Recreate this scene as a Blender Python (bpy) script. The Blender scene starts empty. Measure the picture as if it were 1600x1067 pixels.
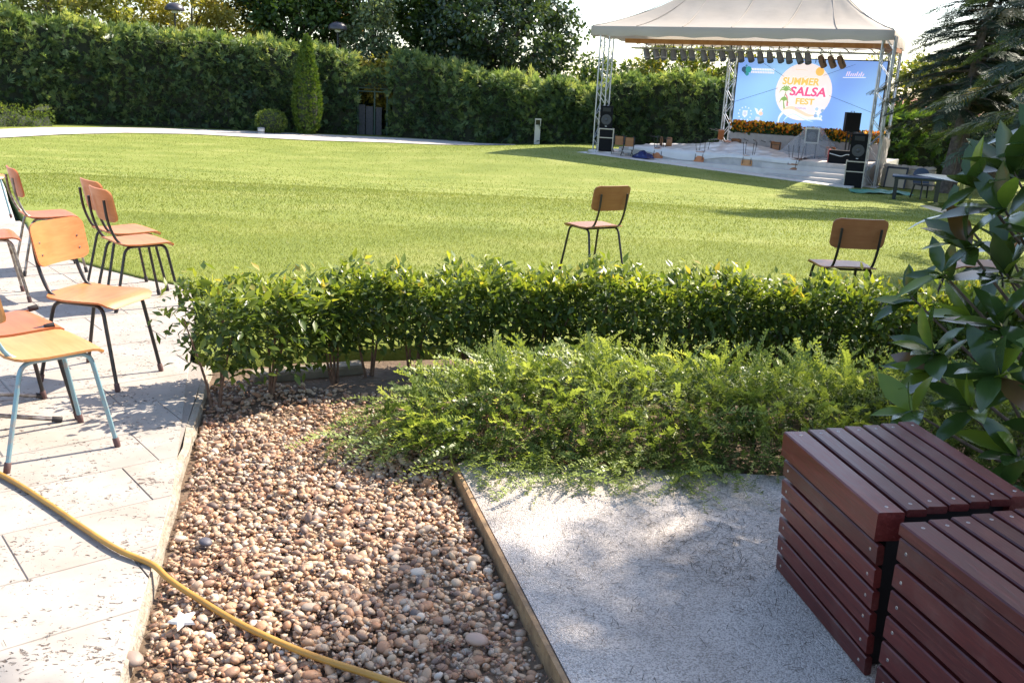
import bpy, bmesh, math, random
import numpy as np
from mathutils import Vector, Matrix

random.seed(7)
rng = np.random.default_rng(11)
sc = bpy.context.scene
COL = sc.collection
R = math.radians

# ------------------------------------------------------------------ camera
cam = bpy.data.cameras.new('camera')
cam.sensor_width = 36.0
cam.lens = 36.0 * 1460 / 1600
cam.clip_start = 0.05
cam.clip_end = 2000
co = bpy.data.objects.new('camera', cam)
COL.objects.link(co)
PIT, ROL = R(15.1), R(2.9)
fw = Vector((0, math.cos(PIT), -math.sin(PIT)))
r0 = Vector((1, 0, 0)); u0 = r0.cross(fw)
rr = math.cos(ROL) * r0 + math.sin(ROL) * u0
uu = -math.sin(ROL) * r0 + math.cos(ROL) * u0
M = Matrix((rr, uu, -fw)).transposed().to_4x4()
M.translation = (0, 0, 1.54)
co.matrix_world = M
sc.camera = co

# ------------------------------------------------------------------ sky, sun, exposure
SUN_EL, SUN_AZ = R(45), R(53)          # azimuth clockwise from +Y
sun_dir = Vector((math.sin(SUN_AZ) * math.cos(SUN_EL), math.cos(SUN_AZ) * math.cos(SUN_EL), math.sin(SUN_EL)))
w = bpy.data.worlds.new('World'); sc.world = w; w.use_nodes = True
nt = w.node_tree; nt.nodes.clear()
sky = nt.nodes.new('ShaderNodeTexSky'); sky.sky_type = 'NISHITA'; sky.sun_disc = False
sky.sun_elevation = SUN_EL; sky.sun_rotation = SUN_AZ
sky.air_density = 1.0; sky.dust_density = 1.2; sky.ozone_density = 1.0
bg = nt.nodes.new('ShaderNodeBackground'); bg.inputs['Strength'].default_value = 0.14
wo = nt.nodes.new('ShaderNodeOutputWorld')
nt.links.new(sky.outputs[0], bg.inputs[0]); nt.links.new(bg.outputs[0], wo.inputs[0])
sl = bpy.data.lights.new('sun', 'SUN'); sl.energy = 5.0; sl.angle = R(0.53); sl.color = (1.0, 0.90, 0.76)
so = bpy.data.objects.new('sun', sl); COL.objects.link(so)
so.rotation_euler = (-sun_dir).to_track_quat('-Z', 'Y').to_euler()
so.location = (20, 20, 30)
sc.view_settings.view_transform = 'Standard'; sc.view_settings.look = 'None'
sc.view_settings.exposure = 1.32; sc.view_settings.gamma = 1.0
try:
    sc.cycles.max_bounces = 7; sc.cycles.diffuse_bounces = 3; sc.cycles.glossy_bounces = 3
    sc.cycles.transmission_bounces = 4; sc.cycles.transparent_max_bounces = 12
    sc.cycles.sample_clamp_indirect = 6
except Exception:
    pass

# ------------------------------------------------------------------ helpers
def smooth(t):
    t = np.clip(t, 0, 1); return t * t * (3 - 2 * t)
FLX, FLY = 2.805, 35.855
UX, UY = 0.870, -0.493
VX, VY = 0.493, 0.870
def Z(x, y):
    """height of the lawn surface: level by the terrace, falling a metre towards the stage"""
    x = np.asarray(x, float); y = np.asarray(y, float)
    z = -smooth((y - 9) / 19.0)
    u = (x - FLX) * UX + (y - FLY) * UY; v = (x - FLX) * VX + (y - FLY) * VY
    b = 0.42 * np.clip(1 - u / 9.87, 0, 1) * smooth((u + 9) / 8) * smooth((v + 10) / 8)
    return z + b
def zf(x, y): return float(Z(x, y))
def ST(u, v, wv):
    """stage frame: u along the stage front, v back, w above the lawn at the right end"""
    return Vector((FLX + UX * u + VX * v, FLY + UY * u + VY * v, wv - 1.0))
STROT = math.atan2(UY, UX)

def tag(o, label, cat, group=None, kind=None):
    o['label'] = label; o['category'] = cat
    if group: o['group'] = group
    if kind: o['kind'] = kind
    return o
def struct(o, label=None, cat=None):
    o['kind'] = 'structure'
    if label: o['label'] = label
    if cat: o['category'] = cat
    return o
def thing(name, label, cat, loc=(0, 0, 0), rotz=0.0, group=None):
    o = bpy.data.objects.new(name, None); COL.objects.link(o)
    o.location = loc; o.rotation_euler = (0, 0, rotz); o.empty_display_size = 0.1
    tag(o, label, cat, group); return o
def link(name, me, parent=None, loc=None, rot=None):
    o = bpy.data.objects.new(name, me); COL.objects.link(o)
    if parent: o.parent = parent
    if loc is not None: o.location = loc
    if rot is not None: o.rotation_euler = rot
    return o
def mk(name, V, F, mat, smoothf=False, tint=None):
    """mesh data from arrays; F is an (n,k) array or list of tuples; tint is per-vertex float"""
    me = bpy.data.meshes.new(name)
    V = np.asarray(V, np.float32)
    if isinstance(F, np.ndarray):
        n, k = F.shape
        me.vertices.add(len(V)); me.vertices.foreach_set('co', V.ravel())
        me.loops.add(n * k); me.loops.foreach_set('vertex_index', F.astype(np.int32).ravel())
        me.polygons.add(n); me.polygons.foreach_set('loop_start', np.arange(0, n * k, k, dtype=np.int32))
        try: me.polygons.foreach_set('loop_total', np.full(n, k, np.int32))
        except Exception: pass
    else:
        me.from_pydata([tuple(map(float, p)) for p in V], [], [tuple(f) for f in F])
    if smoothf:
        me.polygons.foreach_set('use_smooth', np.ones(len(me.polygons), bool))
    if tint is not None:
        a = me.attributes.new('tint', 'FLOAT', 'POINT'); a.data.foreach_set('value', np.asarray(tint, np.float32))
    me.update(calc_edges=True); me.validate()
    for m in (mat if isinstance(mat, (list, tuple)) else [mat]): me.materials.append(m)
    return me
class MB:
    """collects simple solids into one mesh"""
    def __init__(s): s.V = []; s.F = []
    def add(s, V, F):
        b = len(s.V); s.V += [tuple(p) for p in V]; s.F += [tuple(i + b for i in f) for f in F]; return s
    def box(s, x0, x1, y0, y1, z0, z1, M=None):
        V = [Vector((x, y, z)) for z in (z0, z1) for y in (y0, y1) for x in (x0, x1)]
        if M is not None: V = [M @ p for p in V]
        return s.add(V, [(0, 2, 3, 1), (4, 5, 7, 6), (0, 1, 5, 4), (2, 6, 7, 3), (0, 4, 6, 2), (1, 3, 7, 5)])
    def bbox(s, x0, x1, y0, y1, z0, z1, b=.004, M=None):
        """box with chamfered long edges (8-gon section along the longest axis)"""
        d = [x1 - x0, y1 - y0, z1 - z0]; ax = d.index(max(d)); o = [i for i in range(3) if i != ax]
        lo = [x0, y0, z0]; hi = [x1, y1, z1]
        a0, a1, c0, c1 = lo[o[0]], hi[o[0]], lo[o[1]], hi[o[1]]
        sec = [(a0 + b, c0), (a1 - b, c0), (a1, c0 + b), (a1, c1 - b), (a1 - b, c1), (a0 + b, c1), (a0, c1 - b), (a0, c0 + b)]
        V = []
        for e in (lo[ax], hi[ax]):
            for p in sec:
                q = [0, 0, 0]; q[ax] = e; q[o[0]] = p[0]; q[o[1]] = p[1]; V.append(Vector(q))
        if M is not None: V = [M @ p for p in V]
        F = [tuple(range(7, -1, -1)), tuple(range(8, 16))] + [(i, (i + 1) % 8, 8 + (i + 1) % 8, 8 + i) for i in range(8)]
        return s.add(V, F)
    def tube(s, pts, r, n=8, cap=True):
        pts = [Vector(p) for p in pts]; rs = r if isinstance(r, (list, tuple)) else [r] * len(pts)
        t0 = (pts[1] - pts[0]).normalized()
        ref = Vector((0, 0, 1)) if abs(t0.z) < .9 else Vector((1, 0, 0))
        nrm = t0.cross(ref).normalized(); b = len(s.V)
        for i, p in enumerate(pts):
            if i == 0: t = t0
            elif i == len(pts) - 1: t = (pts[i] - pts[i - 1]).normalized()
            else: t = ((pts[i + 1] - p).normalized() + (p - pts[i - 1]).normalized()).normalized()
            nrm = (nrm - t * nrm.dot(t)).normalized(); bn = t.cross(nrm)
            for k in range(n):
                a = 2 * math.pi * k / n; s.V.append(tuple(p + (nrm * math.cos(a) + bn * math.sin(a)) * rs[i]))
        for i in range(len(pts) - 1):
            for k in range(n):
                s.F.append((b + i * n + k, b + i * n + (k + 1) % n, b + (i + 1) * n + (k + 1) % n, b + (i + 1) * n + k))
        if cap:
            s.F.append(tuple(b + k for k in range(n - 1, -1, -1))); e = b + (len(pts) - 1) * n
            s.F.append(tuple(e + k for k in range(n)))
        return s
    def lathe(s, prof, n=16, M=None):
        b = len(s.V)
        for (r, z) in prof:
            for k in range(n):
                a = 2 * math.pi * k / n; p = Vector((r * math.cos(a), r * math.sin(a), z))
                s.V.append(tuple(M @ p if M is not None else p))
        for i in range(len(prof) - 1):
            for k in range(n):
                s.F.append((b + i * n + k, b + i * n + (k + 1) % n, b + (i + 1) * n + (k + 1) % n, b + (i + 1) * n + k))
        s.F.append(tuple(b + k for k in range(n - 1, -1, -1))); e = b + (len(prof) - 1) * n
        s.F.append(tuple(e + k for k in range(n))); return s
    def prism(s, poly, z0, z1, M=None):
        n = len(poly); V = [Vector((p[0], p[1], z)) for z in (z0, z1) for p in poly]
        if M is not None: V = [M @ p for p in V]
        return s.add(V, [tuple(range(n - 1, -1, -1)), tuple(range(n, 2 * n))] + [(i, (i + 1) % n, n + (i + 1) % n, n + i) for i in range(n)])
    def mesh(s, name, mat, sm=False):
        me = mk(name, np.array(s.V), s.F, mat, sm)
        if sm:
            try: me.set_sharp_from_angle(angle=R(40))
            except Exception: pass
        return me
    def obj(s, name, mat, parent=None, sm=False, loc=None, rot=None): return link(name, s.mesh(name, mat, sm), parent, loc, rot)

def fillet(pts, rad, n=5):
    pts = [Vector(p) for p in pts]; out = [pts[0]]
    for i in range(1, len(pts) - 1):
        a, b, c = pts[i - 1], pts[i], pts[i + 1]
        d1 = min(rad, (a - b).length * .49); d2 = min(rad, (c - b).length * .49)
        p = b + (a - b).normalized() * d1; q = b + (c - b).normalized() * d2
        for k in range(n + 1):
            t = k / n; out.append(p * (1 - t) ** 2 + b * 2 * t * (1 - t) + q * t * t)
    out.append(pts[-1]); return out

# --- scattering copies of a small mesh into one big mesh (numpy)
def frames(axis, roll=None, up=None):
    """rotation matrices whose +Y column is axis; X/Z from a random roll (or facing 'up')"""
    a = axis / np.linalg.norm(axis, axis=1, keepdims=True)
    n = len(a)
    ref = rng.normal(size=(n, 3)) if up is None else up
    x = np.cross(a, ref); x /= (np.linalg.norm(x, axis=1, keepdims=True) + 1e-9)
    z = np.cross(x, a)
    return np.stack([x, a, z], axis=2)
def scatter(bV, bF, pos, rot, scl, tint, bT=None):
    bV = np.asarray(bV, float); bF = np.asarray(bF, int); n = len(pos)
    scl = np.asarray(scl, float)
    if scl.ndim == 1: scl = scl[:, None]
    V = np.einsum('nij,nkj->nki', rot, bV[None] * scl[:, None, :]) + pos[:, None, :]
    F = (bF[None] + (np.arange(n) * len(bV))[:, None, None]).reshape(-1, bF.shape[1])
    T = np.repeat(np.asarray(tint, float)[:, None], len(bV), 1)
    if bT is not None: T = T + np.asarray(bT)[None]
    return V.reshape(-1, 3), F, T.ravel()
def merge(parts):
    V = []; F = []; T = []; b = 0
    for v, f, t in parts: V.append(v); F.append(f + b); T.append(t); b += len(v)
    return np.concatenate(V), np.concatenate(F), np.concatenate(T)

# ------------------------------------------------------------------ materials
MATS = {}
def mat(name, col, rough=.6, metal=0., spec=.5, noise=None, bump=None, trans=0., coat=0.):
    """principled; noise=(scale, colour2, detail[, lo, hi]) mixes a second colour, bump=(scale, strength, distance)"""
    if name in MATS: return MATS[name]
    m = bpy.data.materials.new(name); m.use_nodes = True; n = m.node_tree; L = n.links
    p = n.nodes['Principled BSDF']; p.inputs['Base Color'].default_value = (*col, 1)
    p.inputs['Roughness'].default_value = rough; p.inputs['Metallic'].default_value = metal
    p.inputs['Specular IOR Level'].default_value = spec; p.inputs['Coat Weight'].default_value = coat
    tc = n.nodes.new('ShaderNodeTexCoord')
    if noise:
        nz = n.nodes.new('ShaderNodeTexNoise'); nz.inputs['Scale'].default_value = noise[0]; nz.inputs['Detail'].default_value = noise[2]
        L.new(tc.outputs['Object'], nz.inputs['Vector'])
        cr = n.nodes.new('ShaderNodeValToRGB'); cr.color_ramp.elements[0].position = noise[3] if len(noise) > 3 else .35
        cr.color_ramp.elements[1].position = noise[4] if len(noise) > 4 else .65
        cr.color_ramp.elements[0].color = (*col, 1); cr.color_ramp.elements[1].color = (*noise[1], 1)
        L.new(nz.outputs['Fac'], cr.inputs[0]); L.new(cr.outputs[0], p.inputs['Base Color'])
    if bump:
        nb = n.nodes.new('ShaderNodeTexNoise'); nb.inputs['Scale'].default_value = bump[0]; nb.inputs['Detail'].default_value = 6
        L.new(tc.outputs['Object'], nb.inputs['Vector'])
        bp = n.nodes.new('ShaderNodeBump'); bp.inputs['Strength'].default_value = bump[1]; bp.inputs['Distance'].default_value = bump[2]
        L.new(nb.outputs['Fac'], bp.inputs['Height']); L.new(bp.outputs[0], p.inputs['Normal'])
    if trans:
        tr = n.nodes.new('ShaderNodeBsdfTranslucent'); tr.inputs[0].default_value = (*col, 1)
        mx = n.nodes.new('ShaderNodeMixShader'); mx.inputs[0].default_value = trans
        out = n.nodes['Material Output']
        L.new(p.outputs[0], mx.inputs[1]); L.new(tr.outputs[0], mx.inputs[2]); L.new(mx.outputs[0], out.inputs[0])
    MATS[name] = m; return m
def leafmat(name, stops, trans=.35, rough=.45, spec=.4, tcol=(1.25, 1.2, .5)):
    """leaf: colour by the per-leaf tint, part of the light goes through"""
    if name in MATS: return MATS[name]
    m = bpy.data.materials.new(name); m.use_nodes = True; n = m.node_tree; L = n.links
    p = n.nodes['Principled BSDF']; p.inputs['Roughness'].default_value = rough; p.inputs['Specular IOR Level'].default_value = spec
    at = n.nodes.new('ShaderNodeAttribute'); at.attribute_name = 'tint'
    cr = n.nodes.new('ShaderNodeValToRGB'); e = cr.color_ramp.elements
    while len(e) < len(stops): e.new(.5)
    for i, (pos, c) in enumerate(stops): e[i].position = pos; e[i].color = (*c, 1)
    L.new(at.outputs['Fac'], cr.inputs[0]); L.new(cr.outputs[0], p.inputs['Base Color'])
    mu = n.nodes.new('ShaderNodeMix'); mu.data_type = 'RGBA'; mu.blend_type = 'MULTIPLY'; mu.inputs[0].default_value = 1
    L.new(cr.outputs[0], mu.inputs[6]); mu.inputs[7].default_value = (*tcol, 1); mu.clamp_result = False
    tr = n.nodes.new('ShaderNodeBsdfTranslucent'); L.new(mu.outputs[2], tr.inputs[0])
    mx = n.nodes.new('ShaderNodeMixShader'); mx.inputs[0].default_value = trans
    L.new(p.outputs[0], mx.inputs[1]); L.new(tr.outputs[0], mx.inputs[2]); L.new(mx.outputs[0], n.nodes['Material Output'].inputs[0])
    MATS[name] = m; return m
def emis(name, col, e, rough=.4):
    m = mat(name, col, rough); p = m.node_tree.nodes['Principled BSDF']
    p.inputs['Emission Color'].default_value = (*col, 1); p.inputs['Emission Strength'].default_value = e; return m
def tintmat(name, stops, rough=.6, bump=None, spec=.4):
    m = leafmat(name, stops, trans=0.0, rough=rough, spec=spec); n = m.node_tree
    n.links.new(n.nodes['Principled BSDF'].outputs[0], n.nodes['Material Output'].inputs[0])
    if bump:
        tc = n.nodes.new('ShaderNodeTexCoord'); nb = n.nodes.new('ShaderNodeTexNoise'); nb.inputs['Scale'].default_value = bump[0]
        n.links.new(tc.outputs['Object'], nb.inputs['Vector'])
        bp = n.nodes.new('ShaderNodeBump'); bp.inputs['Strength'].default_value = bump[1]; bp.inputs['Distance'].default_value = bump[2]
        n.links.new(nb.outputs['Fac'], bp.inputs['Height']); n.links.new(bp.outputs[0], n.nodes['Principled BSDF'].inputs['Normal'])
    return m

# ------------------------------------------------------------------ ground, lawn, paths
soil = mat('soil', (.10, .065, .04), .95, noise=(9, (.16, .11, .07), 6), bump=(30, .8, .02))
gx = np.concatenate([np.linspace(-400, -30, 8), np.linspace(-28, 36, 60), np.linspace(40, 400, 8)])
gy = np.concatenate([[-60, -10, 0], np.linspace(1, 60, 60), np.linspace(70, 700, 8)])
GX, GY = np.meshgrid(gx, gy); GZ = Z(GX, GY) - .14
nx, ny = len(gx), len(gy)
F = np.array([(j * nx + i, j * nx + i + 1, (j + 1) * nx + i + 1, (j + 1) * nx + i) for j in range(ny - 1) for i in range(nx - 1)])
field = mat('rough_grass', (.06, .09, .025), .9, noise=(.7, (.11, .10, .05), 8))
struct(link('ground', mk('ground', np.stack([GX, GY, GZ], -1).reshape(-1, 3), F, field, True)), 'open ground beyond and beneath the garden', 'ground')

# near edge of the lawn as y(x)
LEX = np.array([-60, -18.1, -17.0, -14.6, -11.0, -8.0, -6.5, -5.0, -4.21, -3.66, -3.26, -2.85, -2.42, -2.30, -1.75, -1.2, -.6, .0, .7, 1.7, 3.2, 6, 40])
LEY = np.array([33.5, 33.0, 30.6, 26.3, 19.6, 14.5, 11.9, 9.4, 8.11, 7.56, 7.27, 6.99, 6.78, 6.60, 4.95, 5.25, 5.45, 5.6, 5.72, 5.72, 5.7, 5.6, 5.6])
def lawn_edge(x): return np.interp(x, LEX, LEY)
lx = np.concatenate([np.linspace(-30, -5, 60), np.linspace(-4.9, 6, 130), np.linspace(6.3, 34, 50)])
lt = np.linspace(0, 1, 90) ** 1.7
LXg = np.repeat(lx[None], len(lt), 0); y0 = lawn_edge(lx)
LYg = y0[None] + lt[:, None] * (47 - y0)[None]
LZg = Z(LXg, LYg) + .012
LZg[0] -= .15; LYg[1] = LYg[0] + .004; LZg[1] = Z(LXg[1], LYg[1]) + .012
nx, ny = len(lx), len(lt)
F = np.array([(j * nx + i, j * nx + i + 1, (j + 1) * nx + i + 1, (j + 1) * nx + i) for j in range(ny - 1) for i in range(nx - 1)])
m = bpy.data.materials.new('lawn_turf'); m.use_nodes = True; n = m.node_tree; L = n.links; p = n.nodes['Principled BSDF']
p.inputs['Roughness'].default_value = .85; p.inputs['Specular IOR Level'].default_value = .2
tc = n.nodes.new('ShaderNodeTexCoord'); mp = n.nodes.new('ShaderNodeMapping'); L.new(tc.outputs['Object'], mp.inputs[0])
n1 = n.nodes.new('ShaderNodeTexNoise'); n1.inputs['Scale'].default_value = .9; n1.inputs['Detail'].default_value = 5
n2 = n.nodes.new('ShaderNodeTexNoise'); n2.inputs['Scale'].default_value = 22; n2.inputs['Detail'].default_value = 8; n2.inputs['Roughness'].default_value = .75
mp.inputs['Scale'].default_value = (.7, .9, 1); L.new(mp.outputs[0], n1.inputs['Vector']); L.new(tc.outputs['Object'], n2.inputs['Vector'])
ad = n.nodes.new('ShaderNodeMath'); ad.operation = 'MULTIPLY_ADD'; ad.inputs[1].default_value = .55; L.new(n2.outputs['Fac'], ad.inputs[0])
mu = n.nodes.new('ShaderNodeMath'); mu.operation = 'MULTIPLY'; mu.inputs[1].default_value = .5; L.new(n1.outputs['Fac'], mu.inputs[0]); L.new(mu.outputs[0], ad.inputs[2])
cr = n.nodes.new('ShaderNodeValToRGB'); e = cr.color_ramp.elements; e.new(.5)
for i, (ps, c) in enumerate([(.30, (.10, .135, .022)), (.52, (.170, .203, .036)), (.74, (.30, .30, .095))]): e[i].position = ps; e[i].color = (*c, 1)
L.new(ad.outputs[0], cr.inputs[0]); L.new(cr.outputs[0], p.inputs['Base Color'])
bp = n.nodes.new('ShaderNodeBump'); bp.inputs['Strength'].default_value = .7; bp.inputs['Distance'].default_value = .02; L.new(n2.outputs['Fac'], bp.inputs['Height']); L.new(bp.outputs[0], p.inputs['Normal'])
lawn = struct(link('lawn', mk('lawn', np.stack([LXg, LYg, LZg], -1).reshape(-1, 3), F, m, True)), 'wide mown lawn sloping down to the stage', 'lawn')

# grass blades standing on the turf
def blades(n, x0, x1, ya, yb, h, wd):
    x = rng.uniform(x0, x1, n); y = rng.uniform(ya, yb, n); k = (y > lawn_edge(x) + .0) & (np.abs(x) < .62 * y + 1.2)
    u = (x - FLX) * UX + (y - FLY) * UY; v = (x - FLX) * VX + (y - FLY) * VY
    k &= ~((v > -1.45) & (u > -.3) & (u < 12))
    x = x[k]; y = y[k]; n = len(x); z = Z(x, y) + .006
    a = rng.uniform(0, 2 * np.pi, n); hh = h * rng.uniform(.5, 1.25, n); ww = wd * rng.uniform(.7, 1.3, n)
    ln = rng.normal(0, .45, (n, 2)) * hh[:, None]
    V = np.zeros((n, 3, 3))
    V[:, 0] = np.stack([x - np.cos(a) * ww, y - np.sin(a) * ww, z], -1); V[:, 1] = np.stack([x + np.cos(a) * ww, y + np.sin(a) * ww, z], -1)
    V[:, 2] = np.stack([x + ln[:, 0], y + ln[:, 1], z + hh], -1)
    t = .50 + .07 * np.sin(x * .9 + 1.3 * np.sin(y * .7)) * np.sin(y * 1.1 + np.sin(x * 1.3)) + .06 * np.sin(x * 4.1 + 2 * np.sin(y * 3.3)) + rng.normal(0, .15, n)
    return V.reshape(-1, 3), np.arange(3 * n).reshape(n, 3), np.repeat(np.clip(t, 0, 1), 3)
gm = leafmat('grass_blade', [(0, (.09, .125, .02)), (.5, (.172, .205, .036)), (.85, (.30, .31, .085)), (1, (.42, .39, .17))], trans=.38, rough=.5)
gp = merge([blades(250000, -4.5, 6.5, 4.9, 10.5, .026, .0024), blades(140000, -9, 11, 10.5, 18, .030, .0045), blades(80000, -18, 20, 18, 42, .034, .010)])
tag(link('grass', mk('grass', gp[0], gp[1], gm, False, gp[2])), 'short green grass blades of the mown lawn', 'grass', kind='stuff')

# far path that bends round the lawn
pathm = mat('pale_concrete', (.44, .40, .36), .85, noise=(3, (.5, .46, .42), 6), bump=(60, .4, .01))
near = [(-3.0, 6.3), (-3.7, 7.5), (-4.25, 8.05), (-5.2, 9.6), (-8.2, 14.8), (-11.2, 19.8), (-14.8, 26.5), (-18.1, 32.9), (-17.5, 36.1), (-16.2, 38.9), (-14.0, 40.3), (-11.5, 40.2), (-9.0, 40.1), (-6, 41.2), (-3.2, 41.6), (-1.0, 41.4), (-.3, 40.9)]
far = [(-9.0, 6.0), (-9.5, 8.0), (-10, 9.5), (-11, 11.5), (-13, 16), (-15.5, 21.5), (-18.8, 28), (-21, 34.5), (-20.0, 39.6), (-18.2, 41.9), (-15.9, 43.6), (-13, 44.6), (-9.6, 44.9), (-6, 45.2), (-3.5, 45.2), (-1.4, 43.6), (-.2, 41.3)]
def resample(pl, k=6):
    out = []
    for (a, b) in zip(pl[:-1], pl[1:]):
        for i in range(k): t = i / k; out.append((a[0] + (b[0] - a[0]) * t, a[1] + (b[1] - a[1]) * t))
    out.append(pl[-1]); return np.array(out)
A, B = resample(near), resample(far); V = []; nk = 7
for a, b in zip(A, B):
    for i in range(nk):
        t = i / (nk - 1); x, y = a + (b - a) * t; V.append((x, y, zf(x, y) + (.045 if 0 < i < nk - 1 else .038) * (1 if y > 12 else 0) - (.03 if y <= 12 else 0)))
F = [(j * nk + i, j * nk + i + 1, (j + 1) * nk + i + 1, (j + 1) * nk + i) for j in range(len(A) - 1) for i in range(nk - 1)]
struct(link('path', mk('path', V, F, pathm, True)), 'pale curved path running along the far hedge', 'path')

# ------------------------------------------------------------------ terrace paving: single travertine slabs
def travertine(name, c, c2):
    m = mat(name, c, .75, noise=(5, c2, 5), spec=.3); n = m.node_tree; L = n.links; p = n.nodes['Principled BSDF']
    tc = n.nodes.new('ShaderNodeTexCoord'); mp = n.nodes.new('ShaderNodeMapping'); mp.inputs['Scale'].default_value = (1, 1.45, 1); mp.inputs['Rotation'].default_value = (0, 0, R(-40))
    L.new(tc.outputs['Object'], mp.inputs[0])
    nz = n.nodes.new('ShaderNodeTexNoise'); nz.inputs['Scale'].default_value = 4.5; nz.inputs['Detail'].default_value = 3; L.new(mp.outputs[0], nz.inputs['Vector'])
    nd = n.nodes.new('ShaderNodeTexNoise'); nd.inputs['Scale'].default_value = 44; nd.inputs['Detail'].default_value = 3.5; nd.inputs['Roughness'].default_value = .6; nd.inputs['Distortion'].default_value = .7; L.new(mp.outputs[0], nd.inputs['Vector'])
    ad = n.nodes.new('ShaderNodeMath'); ad.operation = 'MULTIPLY_ADD'; ad.inputs[1].default_value = .42; L.new(nz.outputs['Fac'], ad.inputs[0]); L.new(nd.outputs['Fac'], ad.inputs[2])
    lt_ = n.nodes.new('ShaderNodeMapRange'); lt_.inputs[1].default_value = .83; lt_.inputs[2].default_value = .92; L.new(ad.outputs[0], lt_.inputs[0])
    mx = n.nodes.new('ShaderNodeMix'); mx.data_type = 'RGBA'; L.new(lt_.outputs[0], mx.inputs[0])
    old = [l for l in L if l.to_socket == p.inputs['Base Color']][0].from_socket
    L.new(old, mx.inputs[6]); mx.inputs[7].default_value = (.12, .085, .065, 1); L.new(mx.outputs[2], p.inputs['Base Color'])
    iv = n.nodes.new('ShaderNodeMath'); iv.operation = 'SUBTRACT'; iv.inputs[0].default_value = 1; L.new(lt_.outputs[0], iv.inputs[1])
    bp = n.nodes.new('ShaderNodeBump'); bp.inputs['Distance'].default_value = .006; bp.inputs['Strength'].default_value = .9; L.new(iv.outputs[0], bp.inputs['Height']); L.new(bp.outputs[0], p.inputs['Normal'])
    return m
trav = [travertine('travertine_%s' % k, a, b) for k, a, b in [('pale', (.33, .29, .25), (.385, .345, .305)), ('warm', (.315, .27, .23), (.375, .325, .285)), ('grey', (.31, .275, .24), (.365, .325, .29))]]
pv = MB().prism([(-9, -1), (-.86, -1), (-.86, 1.4), (-1.66, 4.85), (-1.78, 4.95), (-2.35, 6.8), (-4.6, 9.2), (-9, 9.2)], -.13, -.0038).obj('paving', mat('mortar', (.29, .25, .215), .95, bump=(80, .5, .01)))
struct(pv, 'pale travertine terrace under the wooden chairs', 'paving')
def clip(poly, p, d):
    """keep the side of the line (p, direction d) that lies to its left"""
    out = []; nrm = (-d[1], d[0])
    f = lambda q: (q[0] - p[0]) * nrm[0] + (q[1] - p[1]) * nrm[1]
    for i in range(len(poly)):
        a, b = poly[i], poly[(i + 1) % len(poly)]; fa, fb = f(a), f(b)
        if fa >= 0: out.append(a)
        if (fa >= 0) != (fb >= 0):
            t = fa / (fa - fb); out.append((a[0] + (b[0] - a[0]) * t, a[1] + (b[1] - a[1]) * t))
    return out
ca, sa = math.cos(R(40)), math.sin(R(40))
rs = random.Random(3)
for row in range(-4, 30):
    off = rs.uniform(0, .8); s = -9 + off
    while s < 9:
        ln = rs.choice([.5, .62, .75, .9]); g = .0016
        q = [(s + g, row * .36 + g), (s + ln - g, row * .36 + g), (s + ln - g, row * .36 + .36 - g), (s + g, row * .36 + .36 - g)]
        s += ln
        q = [(-1.2 + a * ca - b * sa, 1.4 + a * sa + b * ca) for a, b in q]
        cx = sum(a for a, b in q) / 4; cy = sum(b for a, b in q) / 4
        if cy < 1.3 or cy > 9.4 or cx < -.66 * cy - .9 or cx > 0: continue
        q = clip(q, (-.93, 1.9), (-.70, 2.9))
        if len(q) > 2: q = clip(q, (-1.78, 4.95), (-.57, 1.85))
        if len(q) > 2: q = clip(q, (-.93, 1.2), (0, 1))
        if len(q) < 3: continue
        ar = abs(sum(q[i][0] * q[(i + 1) % len(q)][1] - q[(i + 1) % len(q)][0] * q[i][1] for i in range(len(q)))) / 2
        if ar < .004: continue
        dz = rs.uniform(-.0015, .0015)
        mb = MB(); cc = (sum(a for a, b in q) / len(q), sum(b for a, b in q) / len(q)); nn = len(q)
        ins = [(a + (cc[0] - a) * .012, b + (cc[1] - b) * .012) for a, b in q]
        VV = [(a, b, -.075) for a, b in q] + [(a, b, -.004 + dz) for a, b in q] + [(a, b, dz) for a, b in ins]
        FF = [(i, (i + 1) % nn, nn + (i + 1) % nn, nn + i) for i in range(nn)] + [(nn + i, nn + (i + 1) % nn, 2 * nn + (i + 1) % nn, 2 * nn + i) for i in range(nn)] + [tuple(range(2 * nn, 3 * nn))]
        mb.add(VV, FF).obj('slab', trav[rs.randrange(3)], pv)
# rough stone side of the terrace, above the gravel
mb = MB(); pts = []
k = 26
for i in range(k + 1):
    t = i / k; y = 1.5 + 3.4 * t; x = -.93 - .7 * (y - 1.9) / 2.9
    pts.append((x + .006 + rs.uniform(-.002, .012), y, x + .012 + rs.uniform(0, .016)))
V = []
for (xa, y, xb) in pts: V += [(xa - .03, y, -.006), (xa, y, -.012), (xb - .006, y, -.045), (xb, y, -.13)]
F = [(4 * i + j, 4 * i + j + 1, 4 * i + 5 + j, 4 * i + 4 + j) for i in range(k) for j in range(3)]
link('edge_stone', mk('edge_stone', V, F, mat('rough_limestone', (.29, .24, .18), .9, noise=(14, (.37, .32, .26), 8), bump=(35, 1, .02))), pv)

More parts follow.
